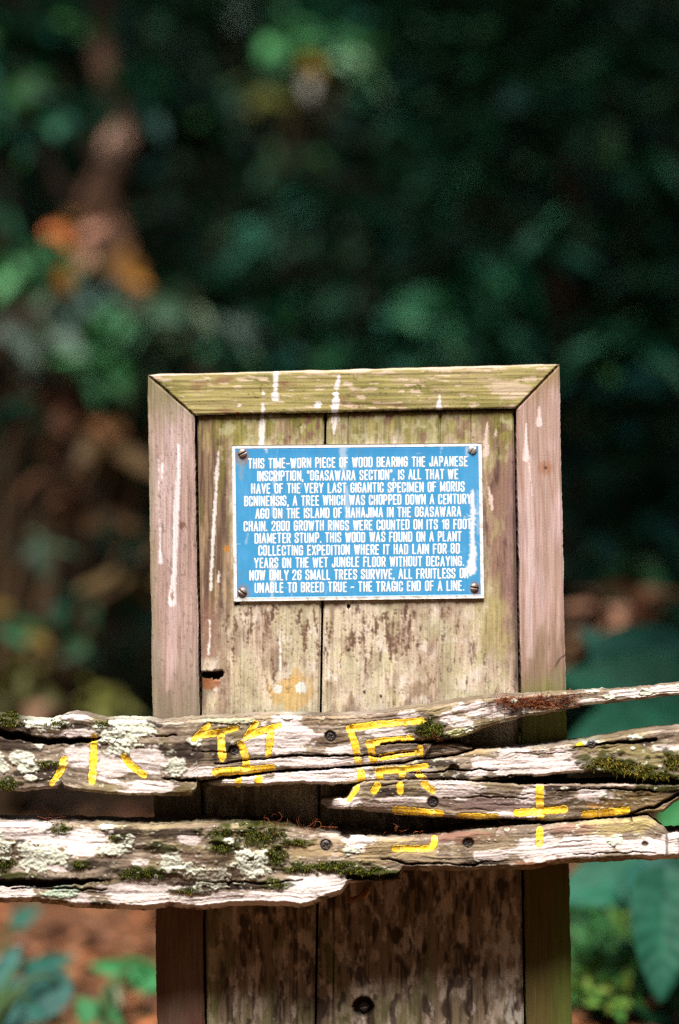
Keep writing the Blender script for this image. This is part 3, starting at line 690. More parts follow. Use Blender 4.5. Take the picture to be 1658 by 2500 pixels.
    for pts, wd, dp in cracks:
        m = streak(X, Y + 3 * fbm(X / 25, Y * 0 + 2, seed + 30, 3), pts, wd, 0.9 * fn, 1.6)
        dep = dep - dp * m; col = mixc(col, C(30, 22, 18), m * 0.85)
        m2 = streak(X, Y, pts, [q_ + 5 for q_ in wd], 2 * fn, 4); col = mixc(col, WDRK, m2 * 0.25)
    for pts, wd in strokes:     # carved grooves for the characters
        m = streak(X, Y, pts, [q_ * 1.08 for q_ in wd], 0.5 * fn, 2.2); dep = dep - 0.0016 * m
    for cx, cy, R_ in screws:
        R_ = R_ - 1.5
        dq = np.hypot(X - cx, Y - cy) + 1.2 * iso; dep = dep - 0.0034 * ss(R_ + 3.5, R_ + 0.5, dq); col = mixc(col, C(58, 46, 40), ss(R_ + 7, R_, dq + 2 * fn) * 0.55)
    dep = np.maximum(dep, 0.004) * (0.25 + 0.75 * ends)
    y = yback - dep
    p.root = None; p.xs = xs; p.T = T; p.B = B; p.u = u; p.X = X; p.Y = Y; p.dep = dep; p.yback = yback
    cx = 829; Tm = np.interp(cx, xs, T); Bm = np.interp(cx, xs, B)
    # pixel -> world must allow for the plank standing nearer the camera than the board
    f = (CD + y) / CD
    P = np.stack([(X - 829) * K * f, y, CZ - (Y - 1250) * K * f], -1)
    p.root = slab(name, P, yback, M_plank, None, col, True)
    if parent is not None: p.root.parent = parent; return p
    tag(p.root, label, "plank", "time-worn planks fixed across the signboard")
    return p

def surf(p, X, Y):
    """depth of the plank face at pixel positions"""
    X = np.asarray(X, float); Y = np.asarray(Y, float)
    ci = np.clip((X - p.xs[0]) / 2.0, 0, len(p.xs) - 1.001); c0 = ci.astype(int)
    T = np.interp(X, p.xs, p.T); B = np.interp(X, p.xs, p.B)
    v = np.clip((Y - T) / (B - T), 0, 1); r = np.interp(v, p.u, np.arange(len(p.u))); r0 = np.clip(r.astype(int), 0, len(p.u) - 2)
    fr = r - r0; fc = ci - c0
    d = p.dep
    return (d[r0, c0] * (1 - fc) + d[r0, c0 + 1] * fc) * (1 - fr) + (d[r0 + 1, c0] * (1 - fc) + d[r0 + 1, c0 + 1] * fc) * fr

def on(p, X, Y, lift=0.0):
    y = p.yback - surf(p, X, Y) - lift
    f = (CD + y) / CD
    return np.stack([(np.asarray(X) - 829) * K * f, y, CZ - (np.asarray(Y) - 1250) * K * f], -1)

YEL = C(255, 206, 52, 1.12); YEL2 = C(255, 232, 150, 1.12); YELD = C(226, 156, 22, 1.2)
def paint(p, name, strokes, label=None):
    a = Acc()
    for pts, wd in strokes:
        P, W = resample(fillet(pts, 9, 5) if len(pts) > 2 else pts, np.interp(np.linspace(0, 1, len(fillet(pts, 9, 5)) if len(pts) > 2 else 2), np.linspace(0, 1, len(wd)), wd), 2.2)
        wob = 0.10 * fbm(P[:, 0] / 9, P[:, 1] / 9, 5, 3)
        V, lf, F = ribbon(P, W * (1.12 + wob), 9)
        X, Y = V[:, 0], V[:, 1]
        X = X + 0.8 * vn(X / 4, Y / 4, 3); Y = Y + 0.8 * vn(X / 4, Y / 4, 8)
        W3 = on(p, X, Y, 0.0008 - 0.0006 * (1 - np.clip(lf * 4, 0, 1)))
        n = fbm(X / 10, Y / 6, 12, 3); fn = fbm(X / 3, Y / 3, 14, 2)
        c = np.broadcast_to(YEL, (len(V), 3)).copy(); c = mixc(c, YEL2, ss(0.1, 0.7, n) * 0.55); c = mixc(c, YELD, ss(0.3, 0.9, fbm(X / 14, Y / 10, 19, 3)) * 0.6)
        c = mixc(c, C(120, 92, 40), ss(0.62, 0.8, fn + 0.2 * n) * 0.8)
        a.add(W3, F[:, ::-1], c)
    o = a.build(name, M_paint, p.root)
    if label: o['label'] = label
    return o

def kscrew(p, X, Y, R=13):
    R = R - 1.5
    w3 = on(p, np.array([X]), np.array([Y]), 0)[0]
    f = (CD + w3[1]) / CD
    return screw_head("screw", w3[0], w3[2], w3[1] + 0.0004, R * K * f, 0.0020, M_black, p.root, 0.5, 2, 0.12, 0.62, 0.8)

def moss(p, spots, n_per=0.10, seed=1, size=(5, 13), cols=((58, 70, 16), (96, 104, 26), (36, 46, 14), (128, 122, 44)), name="moss"):
    r = np.random.default_rng(seed); a = Acc()
    Vs, Cs = [], []
    for cx, cy, rx, ry in spots:
        n = int(rx * ry * math.pi * n_per * 2.0)
        t = r.uniform(0, 2 * math.pi, n); q_ = r.uniform(0, 1, n) ** 0.6 * 1.15 * (0.75 + 0.45 * vn(np.cos(t) * 2 + cx, np.sin(t) * 2 + cy, 5))
        X = cx + rx * q_ * np.cos(t); Y = cy + ry * q_ * np.sin(t)
        keep = fbm(X / 11, Y / 9, seed + 3, 2) > -0.25
        X, Y = X[keep], Y[keep]; n = len(X)
        if n == 0: continue
        P = on(p, X, Y, -0.0004)
        d = np.stack([r.normal(0, 0.75, n), -np.abs(r.normal(0.8, 0.3, n)), r.normal(0.25, 0.6, n)], -1); d /= np.linalg.norm(d, axis=1)[:, None]
        L = r.uniform(size[0] * 0.6, size[1] * 0.65, n) * K; sd = np.cross(d, r.normal(0, 1, (n, 3))); sd /= np.linalg.norm(sd, axis=1)[:, None]
        wv = r.uniform(0.6, 1.3, n)[:, None] * K
        tipd = d + np.stack([np.zeros(n), np.zeros(n), -r.uniform(0.0, 0.6, n)], -1)
        V = np.stack([P + sd * wv, P - sd * wv, P + d * L[:, None] * 0.55 - sd * wv * 0.8, P + d * L[:, None] * 0.55 + sd * wv * 0.8, P + tipd * L[:, None]], 1)
        cc = np.array([C(*c) for c in cols])[r.choice(len(cols), n, p=None)] * r.uniform(0.7, 1.25, (n, 1))
        i = np.arange(n)[:, None] * 5
        a.add(V.reshape(-1, 3), np.concatenate([i + 0, i + 1, i + 2, i + 3], 1), np.repeat(cc, 5, 0))
        # tips as triangles sharing the last vertices
        F3 = np.concatenate([i + 3, i + 2, i + 4], 1) + (a.n - len(V.reshape(-1, 3)))
        a.F.setdefault(3, []).append(F3)
    return a.build(name, M_moss, p.root, False)

def fibres(p, spots, seed=1, cols=((128, 66, 40), (160, 96, 54), (92, 46, 32)), name="dry_fibres", ln=(14, 40)):
    r = np.random.default_rng(seed)
    for cx, cy, rx, ry, n in spots:
        a = Acc()
        for i in range(n):
            x, y = cx + rx * r.uniform(-1, 1), cy + ry * r.uniform(-1, 1)
            L = r.uniform(*ln); th = r.uniform(-0.7, 0.7) + (math.pi if r.random() < .5 else 0); cu = r.normal(0, 1.6)
            k = np.linspace(0, 1, 7); ang = th + cu * k
            xs_ = x + np.cumsum(np.cos(ang)) * L / 7; ys_ = y + np.cumsum(np.sin(ang)) * L / 7
            P = on(p, xs_, np.clip(ys_, np.interp(xs_, p.xs, p.T) - 4, np.interp(xs_, p.xs, p.B) + 4), 0.001 + 0.003 * r.random() * np.sin(k * 3))
            P[:, 2] += np.where(ys_ < np.interp(xs_, p.xs, p.T), (np.interp(xs_, p.xs, p.T) - ys_) * K, 0)
            tube(a, P, 0.55 * K * (1.2 - k * 0.6), C(*cols[r.integers(len(cols))]) * r.uniform(.7, 1.2), 4)
        a.build(name, M_moss, p.root)

w8 = lambda *a: list(a)
# --- plank 1
S1 = {'small': [([(157, 1856), (148, 1884), (127, 1913)], [9, 8.5, 6]), ([(230, 1800), (228, 1856), (225, 1908)], [7, 9, 8]), ([(303, 1848), (321, 1870), (352, 1893)], [8, 8, 7])],
      'bamboo': [([(508, 1772), (474, 1805)], [7, 6]), ([(492, 1795), (539, 1788), (577, 1778)], [8, 8, 6]), ([(540, 1796), (541, 1825), (543, 1850)], [9, 9, 9]),
                 ([(624, 1767), (600, 1803)], [7, 6]), ([(612, 1794), (648, 1782), (681, 1771)], [8, 8, 6]), ([(661, 1786), (659, 1813), (655, 1843)], [8, 9, 7]),
                 ([(588, 1817), (599, 1844), (602, 1870)], [8, 9, 8]), ([(528, 1886), (597, 1880), (664, 1875)], [9, 9, 8])],
      'plain': [([(853, 1778), (866, 1813), (872, 1844), (876, 1862)], [8, 8.5, 8.5, 8]), ([(862, 1777), (928, 1768), (1031, 1760)], [8, 8, 7]), ([(900, 1815), (947, 1808), (1004, 1802)], [7.5, 7.5, 6]),
                ([(905, 1820), (908, 1846), (914, 1862)], [8, 8, 8]), ([(932, 1849), (967, 1843), (1018, 1837)], [8, 7.5, 6]), ([(1026, 1824), (1026, 1846)], [7, 7])]}
p1 = make_plank("topmost weathered plank with large yellow characters, its right end a thin rising stick",
    [(-140, 1750), (0, 1747), (54, 1756), (121, 1761), (154, 1747), (179, 1741), (214, 1747), (243, 1756), (304, 1757), (357, 1757), (393, 1764), (464, 1756), (560, 1752), (667, 1744), (772, 1747), (908, 1743), (986, 1732), (1064, 1723), (1108, 1714), (1224, 1699), (1283, 1698), (1360, 1689), (1438, 1685), (1515, 1683), (1593, 1675), (1658, 1667), (1800, 1652)],
    [(-140, 1938), (0, 1931), (54, 1932), (140, 1924), (152, 1914), (158, 1925), (214, 1934), (286, 1941), (357, 1943), (430, 1944), (468, 1942), (480, 1926), (484, 1905), (558, 1896), (617, 1890), (695, 1880), (772, 1876), (870, 1870), (986, 1862), (1017, 1854), (1036, 1852), (1046, 1838), (1056, 1818), (1085, 1808), (1128, 1799), (1159, 1789), (1186, 1777), (1224, 1765), (1275, 1751), (1321, 1744), (1387, 1732), (1438, 1720), (1496, 1716), (1574, 1706), (1658, 1696), (1800, 1678)],
    0.060, 51, edgeR=8,
    cracks=[([(-140, 1782), (0, 1790), (60, 1800), (120, 1811), (214, 1806), (246, 1800)], [7, 10, 9, 8, 6, 1], 0.016),
            ([(525, 1866), (655, 1851), (718, 1845), (870, 1845), (930, 1846), (1010, 1835)], [1, 1.8, 2.4, 2.0, 1.6, 0.6], 0.008),
            ([(930, 1818), (1010, 1813), (1060, 1812)], [1.0, 2.5, 3.5], 0.02), ([(380, 1800), (430, 1797)], [0.5, 2], 0.004),
            ([(470, 1835), (545, 1836), (590, 1834)], [0.6, 1.3, 0.5], 0.004), ([(400, 1902), (440, 1906), (484, 1906)], [0.5, 2.5, 4], 0.012), ([(360, 1762), (390, 1775)], [2, 6], 0.004)],
    bleach=[(190, 1792, 75, 10), (271, 1870, 42, 30), (357, 1858, 55, 26), (357, 1921, 62, 16), (196, 1845, 34, 22), (493, 1884, 48, 12), (700, 1796, 58, 36), (640, 1815, 32, 30), (753, 1861, 150, 11), (838, 1833, 42, 11), (960, 1789, 60, 9), (994, 1748, 28, 10), (1091, 1755, 18, 14), (1172, 1735, 62, 15), (1120, 1760, 38, 14), (1445, 1712, 32, 6), (1560, 1692, 62, 7), (1640, 1683, 40, 9), (230, 1745, 0.1, 0.1), (185, 1750, 30, 6), (950, 1858, 70, 7)],
    lichen=[(304, 1788, 50, 34), (286, 1824, 24, 18), (432, 1877, 24, 20), (54, 1852, 26, 13), (60, 1873, 24, 13), (7, 1870, 12, 20), (95, 1818, 13, 10), (110, 1770, 40, 16), (260, 1790, 30, 20), (475, 1812, 12, 9), (1116, 1791, 18, 9, C(206, 208, 150)), (1149, 1780, 10, 10), (1244, 1764, 20, 5), (1256, 1711, 9, 5), (1445, 1686, 14, 3), (1490, 1702, 12, 5), (1580, 1690, 14, 6), (700, 1750, 14, 5), (560, 1759, 60, 5, C(190, 186, 150)), (75, 1898, 12, 9)],
    dark=[(60, 1770, 50, 14), (190, 1772, 40, 10), (545, 1832, 48, 26), (40, 1815, 60, 20), (90, 1890, 60, 22), (400, 1835, 60, 20), (1330, 1722, 60, 10), (1250, 1735, 50, 12), (470, 1838, 40, 20), (1100, 1800, 40, 8), (30, 1790, 60, 8)],
    mossst=[(20, 1757, 45, 18), (130, 1768, 24, 10), (250, 1768, 22, 8), (8, 1915, 36, 16), (120, 1866, 34, 7), (1048, 1780, 34, 22), (180, 1810, 40, 6)],
    extra=[(795, 1805, 56, 15, C(120, 98, 80), 0.85), (1290, 1716, 75, 15, C(110, 56, 34), 0.85), (760, 1760, 160, 10, C(176, 150, 118), 0.6), (1100, 1735, 90, 14, C(170, 150, 104), 0.4), (430, 1932, 45, 10, C(112, 96, 60), 0.8)],
    strokes=S1['small'] + S1['bamboo'] + S1['plain'], rows=92, screws=[(807, 1798, 13), (572, 1833, 13)])
make_plank(None, [(1034, 1817), (1052, 1814), (1085, 1812), (1118, 1816), (1142, 1821), (1156, 1826)], [(1034, 1853), (1064, 1848), (1110, 1841), (1140, 1832), (1156, 1828)], 0.0612, 57, x0=1034, x1=1158, rows=24, edgeR=6, name="splinter", thin=0.97, parent=p1.root,
    extra=[(1090, 1828, 60, 14, C(158, 134, 116), 0.8)])
paint(p1, "carved_character", S1['small'], "carved yellow character of three strokes at the left end")
paint(p1, "carved_character", S1['bamboo'], "upper part of the carved yellow character in the middle of the plank")
paint(p1, "carved_character", S1['plain'], "upper part of the carved yellow character below the moss tuft")
kscrew(p1, 807, 1798); kscrew(p1, 572, 1833)
moss(p1, [(18, 1752, 48, 20), (130, 1766, 24, 10), (252, 1766, 20, 9), (6, 1915, 34, 18), (120, 1866, 30, 6), (190, 1810, 40, 4)], 0.16, 2)
moss(p1, [(1048, 1778, 30, 22)], 0.22, 3, (8, 18)); fibres(p1, [(1310, 1714, 90, 14, 150), (1055, 1808, 26, 12, 24), (1210, 1722, 20, 10, 14)], 4)

# --- plank 2
S2 = [[([(582, 1902), (582, 1914)], [8, 8]), ([(632, 1899), (630, 1912)], [8, 8])],
      [([(881, 1884), (884, 1906)], [8.5, 8.5]), ([(924, 1882), (986, 1879), (1040, 1870)], [8, 8, 6]), ([(926, 1886), (928, 1904)], [8.5, 8]), ([(983, 1886), (981, 1902)], [7.5, 7.5]), ([(1022, 1890), (1036, 1902)], [7.5, 7])]]
p2 = make_plank("second weathered plank from the top, a thin split left end and mossy right end",
    [(492, 1910), (500, 1906), (558, 1899), (617, 1892), (695, 1883), (772, 1879), (870, 1872), (986, 1863), (1017, 1856), (1064, 1851), (1110, 1845), (1150, 1833), (1163, 1829), (1205, 1827), (1263, 1829), (1321, 1825), (1387, 1815), (1430, 1810), (1461, 1804), (1515, 1798), (1554, 1788), (1593, 1783), (1658, 1778), (1800, 1765)],
    [(492, 1918), (500, 1919), (617, 1919), (675, 1916), (733, 1913), (772, 1915), (858, 1913), (889, 1910), (982, 1906), (1110, 1904), (1159, 1906), (1224, 1906), (1255, 1897), (1321, 1895), (1387, 1888), (1438, 1887), (1500, 1889), (1535, 1892), (1554, 1902), (1658, 1903), (1800, 1905)],
    0.066, 62, x0=494, yback=-0.0031, thin=1.0,
    cracks=[([(1000, 1888), (1100, 1880), (1180, 1880), (1215, 1877)], [0.6, 2.2, 1.4, 0.4], 0.007), ([(1400, 1824), (1500, 1815), (1600, 1808)], [0.5, 3, 4], 0.008), ([(1180, 1898), (1300, 1892)], [1, 2], 0.006)],
    bleach=[(617, 1909, 112, 12), (722, 1901, 62, 16), (811, 1895, 92, 20), (1267, 1861, 76, 26), (1178, 1857, 32, 12), (1372, 1842, 22, 14), (1384, 1873, 42, 16), (1166, 1886, 26, 9), (1283, 1889, 72, 5), (1632, 1826, 42, 6), (1200, 1870, 30, 10)],
    lichen=[(1550, 1803, 15, 7), (1414, 1818, 8, 5, C(226, 206, 40)), (1450, 1812, 20, 6), (1545, 1828, 5, 4)],
    dark=[(1070, 1865, 60, 10), (1080, 1897, 70, 8), (1240, 1900, 60, 8), (1550, 1815, 70, 10), (1620, 1895, 60, 12), (1500, 1885, 60, 10)],
    mossst=[(1477, 1861, 50, 20), (1535, 1880, 56, 22), (1650, 1865, 30, 30), (1600, 1895, 60, 14)],
    extra=[(1345, 1853, 36, 24, C(150, 124, 108), 0.85), (1480, 1825, 80, 16, C(150, 132, 90), 0.8), (1600, 1845, 60, 24, C(142, 130, 84), 0.8), (1150, 1835, 60, 8, C(186, 158, 118), 0.7), (1090, 1838, 60, 10, C(150, 124, 108), 0.8)],
    strokes=S2[0] + S2[1], screws=[(1108, 1880, 13), (1444, 1817, 12)], rows=64, edgeR=7)
paint(p2, "carved_character", S2[0], "two short yellow strokes under the split")
paint(p2, "carved_character", S2[1], "middle part of the carved yellow character")
kscrew(p2, 1108, 1880); kscrew(p2, 1444, 1817, 12)
moss(p2, [(1477, 1862, 52, 18), (1540, 1880, 60, 20), (1650, 1866, 32, 28), (1600, 1898, 60, 10), (1720, 1860, 50, 30)], 0.13, 5, (8, 22), ((84, 84, 20), (116, 108, 30), (50, 54, 16), (150, 128, 50)))
# --- plank 3
S3 = [[([(871, 1922), (861, 1938), (853, 1950)], [8, 7, 7]), ([(922, 1918), (913, 1932)], [8, 7.5]), ([(977, 1917), (977, 1932)], [8, 8]), ([(1036, 1915), (1057, 1932)], [8, 7])],
      [([(967, 1979), (1020, 1981), (1076, 1986)], [9, 8, 7])], [([(1124, 1992), (1170, 1994), (1210, 1994)], [6, 7, 6])],
      [([(1262, 1985), (1320, 1981), (1378, 1976)], [8, 9, 8]), ([(1318, 1923), (1318, 1962), (1321, 1998)], [9, 9, 8])], [([(1428, 1989), (1480, 1984), (1530, 1978)], [8, 8, 8])]]
p3 = make_plank("third weathered plank, short and pointed at its left, with a yellow cross-shaped character",
    [(784, 1948), (796, 1947), (840, 1948), (850, 1944), (862, 1919), (889, 1905), (982, 1901), (1110, 1899), (1166, 1905), (1244, 1911), (1283, 1914), (1321, 1912), (1418, 1912), (1496, 1910), (1554, 1911), (1632, 1914), (1658, 1912), (1800, 1915)],
    [(784, 1962), (800, 1972), (838, 1975), (889, 1979), (959, 1987), (1050, 1994), (1076, 1994), (1116, 1997), (1166, 2002), (1217, 1999), (1283, 2003), (1337, 2007), (1360, 2005), (1438, 1999), (1508, 1995), (1550, 1989), (1593, 1985), (1620, 1982), (1643, 1962), (1658, 1954), (1700, 1945), (1800, 1935)],
    0.071, 73, x0=784, yback=-0.0032, thin=1.0,
    cracks=[([(1080, 1950), (1200, 1945), (1290, 1950)], [0.4, 1.3, 0.4], 0.004), ([(1360, 1930), (1480, 1926), (1600, 1932)], [0.4, 2, 2], 0.005), ([(1540, 1985), (1600, 1970), (1660, 1940)], [2, 4, 4], 0.008)],
    bleach=[(830, 1961, 46, 11), (1083, 1922, 42, 14), (1110, 1928, 52, 18), (1298, 1942, 26, 14), (1449, 1942, 36, 13), (1000, 1952, 60, 6), (1250, 1990, 60, 6)],
    lichen=[(1380, 1925, 8, 4), (1470, 1945, 8, 5)],
    dark=[(1350, 1925, 50, 6), (1620, 1935, 60, 14), (1470, 1930, 60, 6), (950, 1935, 40, 8), (1210, 1960, 80, 12)],
    mossst=[(1600, 1925, 60, 8)],
    extra=[(1560, 1955, 90, 30, C(156, 132, 92), 0.85), (1476, 1966, 42, 8, C(168, 124, 66), 0.8), (1070, 1958, 50, 15, C(110, 92, 72), 0.8), (1180, 1960, 90, 20, C(150, 124, 116), 0.7), (920, 1962, 60, 12, C(160, 136, 128), 0.7)],
    strokes=sum(S3, []), screws=[(1057, 1958, 13)], rows=64, edgeR=7)
paint(p3, "carved_character", S3[0], "feet of the carved yellow character")
paint(p3, "carved_character", S3[1], "longer yellow dash by the screw"); paint(p3, "carved_character", S3[2], "thinner yellow dash on the lower edge")
paint(p3, "carved_character", S3[3], "yellow cross"); paint(p3, "carved_character", S3[4], "yellow dash near the right end")
kscrew(p3, 1057, 1958)
# --- plank 4
S4 = [[([(964, 2072), (1040, 2072), (1060, 2066), (1061, 2046)], [7, 7.5, 8, 7])], [([(1318, 2026), (1317, 2060)], [8, 8])]]
p4 = make_plank("lowest and broadest weathered plank, mossy and lichened, running right across below the others",
    [(-140, 2004), (0, 2006), (107, 2006), (179, 2008), (250, 2011), (321, 2013), (375, 2013), (429, 2009), (560, 2009), (600, 2008), (690, 2012), (733, 2021), (772, 2029), (842, 2036), (889, 2039), (947, 2042), (1045, 2039), (1108, 2032), (1155, 2024), (1205, 2020), (1263, 2014), (1345, 2011), (1438, 2002), (1539, 1994), (1582, 1989), (1597, 2002), (1620, 2016), (1632, 2030), (1658, 2030), (1800, 2028)],
    [(-140, 2200), (0, 2204), (36, 2202), (89, 2202), (150, 2209), (179, 2215), (250, 2218), (357, 2222), (414, 2215), (493, 2223), (518, 2220), (560, 2213), (617, 2210), (687, 2212), (733, 2218), (753, 2214), (811, 2191), (836, 2179), (850, 2158), (889, 2152), (940, 2150), (968, 2144), (985, 2126), (1045, 2127), (1110, 2126), (1166, 2127), (1217, 2123), (1275, 2125), (1321, 2119), (1345, 2111), (1399, 2107), (1496, 2103), (1554, 2099), (1593, 2101), (1658, 2094), (1800, 2090)],
    0.080, 84, yback=-0.0033,
    cracks=[([(-140, 2156), (0, 2154), (90, 2158), (200, 2152), (250, 2148)], [5, 8, 9, 6, 1], 0.012), ([(480, 2150), (640, 2158), (740, 2148)], [0.5, 2.5, 0.5], 0.005), ([(850, 2140), (920, 2142), (970, 2140)], [5, 7, 5], 0.010),
            ([(1060, 2108), (1160, 2112), (1190, 2104)], [0.6, 2.6, 1], 0.006), ([(1400, 2085), (1500, 2082), (1600, 2080)], [0.4, 1.5, 0.4], 0.004), ([(930, 2096), (980, 2106), (1080, 2112)], [0.5, 3, 1], 0.006), ([(1541, 1996), (1543, 2008)], [2, 1], 0.006),
            ([(835, 2036), (850, 2042)], [3, 5], 0.01), ([(30, 2170), (150, 2168), (260, 2172)], [1, 3, 1], 0.006)],
    bleach=[(43, 2026, 62, 22), (107, 2036, 42, 24), (204, 2052, 64, 22), (196, 2077, 36, 13), (36, 2182, 48, 15), (357, 2183, 92, 28), (286, 2168, 52, 10), (500, 2196, 84, 17), (196, 2197, 26, 14), (617, 2196, 114, 15), (785, 2158, 78, 22), (718, 2185, 58, 20), (877, 2051, 32, 11), (862, 2070, 22, 8), (1341, 2072, 70, 24), (1411, 2068, 72, 21), (1573, 2070, 64, 19), (1640, 2066, 44, 24), (1205, 2088, 42, 10), (460, 2052, 26, 10), (345, 2105, 22, 7), (480, 2195, 80, 10), (150, 2120, 30, 7), (1730, 2065, 60, 20)],
    lichen=[(96, 2091, 50, 27), (7, 2080, 22, 20), (279, 2074, 34, 11), (318, 2052, 9, 12), (421, 2106, 25, 19), (461, 2124, 18, 19), (518, 2141, 40, 22), (593, 2090, 20, 15), (634, 2093, 20, 14), (609, 2121, 36, 24), (150, 2177, 36, 14, LICHG), (255, 2018, 16, 7), (1500, 2049, 18, 11, C(206, 216, 190)), (860, 2075, 16, 9), (620, 2140, 16, 9), (558, 2052, 9, 6), (-40, 2060, 50, 25)],
    dark=[(300, 2030, 60, 12), (420, 2035, 60, 12), (100, 2150, 140, 14), (50, 2052, 20, 9), (90, 2060, 22, 7), (330, 2130, 80, 16), (820, 2180, 30, 12), (930, 2135, 60, 12), (250, 2205, 40, 7), (1180, 2105, 50, 7), (460, 2165, 60, 10), (600, 2165, 90, 7), (220, 2110, 60, 12)],
    mossst=[(150, 2024, 24, 11), (10, 2108, 26, 13), (190, 2112, 18, 11), (357, 2131, 62, 15), (464, 2174, 38, 7), (547, 2031, 40, 15), (539, 2070, 30, 12), (636, 2043, 60, 20), (722, 2055, 30, 9), (617, 2012, 60, 7), (675, 2086, 26, 17), (718, 2121, 36, 9), (803, 2113, 72, 11), (889, 2127, 62, 9), (947, 2140, 40, 9), (675, 2160, 30, 13), (280, 2045, 20, 8), (400, 2070, 30, 10), (30, 2140, 40, 10)],
    extra=[(760, 2075, 90, 24, C(176, 150, 112), 0.7), (960, 2075, 120, 24, C(178, 154, 112), 0.75), (1140, 2045, 90, 16, C(140, 100, 84), 0.8), (1220, 2070, 80, 25, C(160, 140, 112), 0.7), (1480, 2018, 70, 20, C(186, 164, 112), 0.85), (1560, 2014, 50, 18, C(196, 176, 120), 0.9), (1400, 2025, 60, 12, C(156, 120, 104), 0.8), (1000, 2100, 100, 12, C(160, 140, 110), 0.7), (1310, 2108, 40, 12, C(140, 90, 60), 0.8), (440, 2095, 70, 16, C(168, 142, 124), 0.5)],
    strokes=sum(S4, []), screws=[(796, 2064, 14), (1143, 2059, 13), (1575, 2061, 6)], rows=110)
paint(p4, "carved_character", S4[0], "hooked yellow stroke between the two screws"); paint(p4, "carved_character", S4[1], "short upright yellow stroke")
kscrew(p4, 796, 2064, 14); kscrew(p4, 1143, 2059, 13)
moss(p4, [(150, 2020, 24, 12), (10, 2108, 28, 14), (190, 2112, 18, 12), (357, 2131, 64, 15), (464, 2174, 38, 7), (547, 2031, 40, 14), (539, 2070, 30, 12), (636, 2043, 60, 20), (722, 2055, 30, 10), (617, 2012, 64, 8), (675, 2088, 26, 18), (718, 2121, 36, 10), (803, 2113, 74, 11), (889, 2127, 62, 10), (947, 2142, 42, 9), (675, 2160, 30, 14), (280, 2045, 20, 8)], 0.14, 7, (6, 15))
fibres(p4, [(670, 2014, 18, 9, 16), (770, 2024, 36, 4, 16), (130, 2006, 40, 2, 8), (1235, 2018, 14, 5, 10), (1000, 2034, 60, 3, 8), (960, 2150, 20, 3, 4)], 9)

# a dead bit of bark hanging under the lowest plank
def husk():
    a = Acc(); t = np.linspace(0, 1, 14)
    for i in range(5):
        y0 = -0.045 - 0.003 * i
        X = 848 + 50 * t + 4 * np.sin(t * 5 + i); Y = 2196 + (2 + i * 1.6) * np.sin(t * 3.1) - 26 * t ** 2 - 4 + i
        P = np.stack([(X - 829) * K * 0.98, np.full(14, y0), CZ - (Y - 1250) * K * 0.98], -1)
        tube(a, P, 0.0006, C(150, 96, 56) * (0.8 + .1 * i), 5)
    P = np.stack([(np.array([884, 893, 899, 903]) - 829) * K * .98, np.full(4, -0.05), CZ - (np.array([2194, 2186, 2176, 2166]) - 1250) * K * .98], -1)
    tube(a, P, [0.0008, 0.0022, 0.0024, 0.0008], C(220, 170, 110), 7)
    a.build("dry_husk", M_moss, p4.root)
husk()

# ------------------------------------------------------------------ forest
GL = []     # spots that get a shaft of light through the canopy: (point, radius)

def leaves(acc, P, D, N, L, Wd, colr, droop=0.25, fold=0.25):
    """many leaves: P base points, D direction, N face normal"""
    n = len(P)
    D = D / (np.linalg.norm(D, axis=1)[:, None] + 1e-9); Sd = np.cross(D, N); Sd /= np.linalg.norm(Sd, axis=1)[:, None] + 1e-9
    Nn = np.cross(Sd, D)
    us = np.array([0, .28, .28, .28, .65, .65, .65, 1]); vs = np.array([0, -1, 0, 1, -.78, 0, .78, 0]) * 0.5
    hs = np.abs(vs) * fold * 1.0
    L = np.broadcast_to(L, (n,)); Wd = np.broadcast_to(Wd, (n,))
    V = P[:, None] + D[:, None] * (us[None, :, None] * L[:, None, None]) + Sd[:, None] * (vs[None, :, None] * Wd[:, None, None]) \
        + Nn[:, None] * ((hs[None, :] * Wd[:, None] - droop * us[None, :] ** 2 * L[:, None])[..., None])
    i = np.arange(n)[:, None] * 8
    acc.add(V.reshape(-1, 3), np.concatenate([i + np.array([[1, 4, 5, 2]]), i + np.array([[2, 5, 6, 3]])]), np.repeat(colr, 8, 0))
    base = acc.n - n * 8
    F3 = np.concatenate([i + np.array([[0, 1, 2]]), i + np.array([[0, 2, 3]]), i + np.array([[4, 7, 5]]), i + np.array([[5, 7, 6]])]) + base
    acc.F.setdefault(3, []).append(F3)

def rand_dirs(r, n, upish=0.6):
    N = r.normal(0, 1, (n, 3)); N[:, 2] = np.abs(N[:, 2]) + upish; N /= np.linalg.norm(N, axis=1)[:, None]
    D = np.cross(N, r.normal(0, 1, (n, 3))); D[:, 2] -= 0.15
    return D, N

LEAFC = np.array([(0.012, 0.080, 0.040), (0.018, 0.110, 0.045), (0.008, 0.075, 0.054), (0.030, 0.100, 0.028), (0.018, 0.078, 0.030)])
def leafcol(r, n, gain=1.0, pal=LEAFC):
    return pal[r.integers(len(pal), size=n)] * r.uniform(0.6, 1.4, (n, 1)) * gain

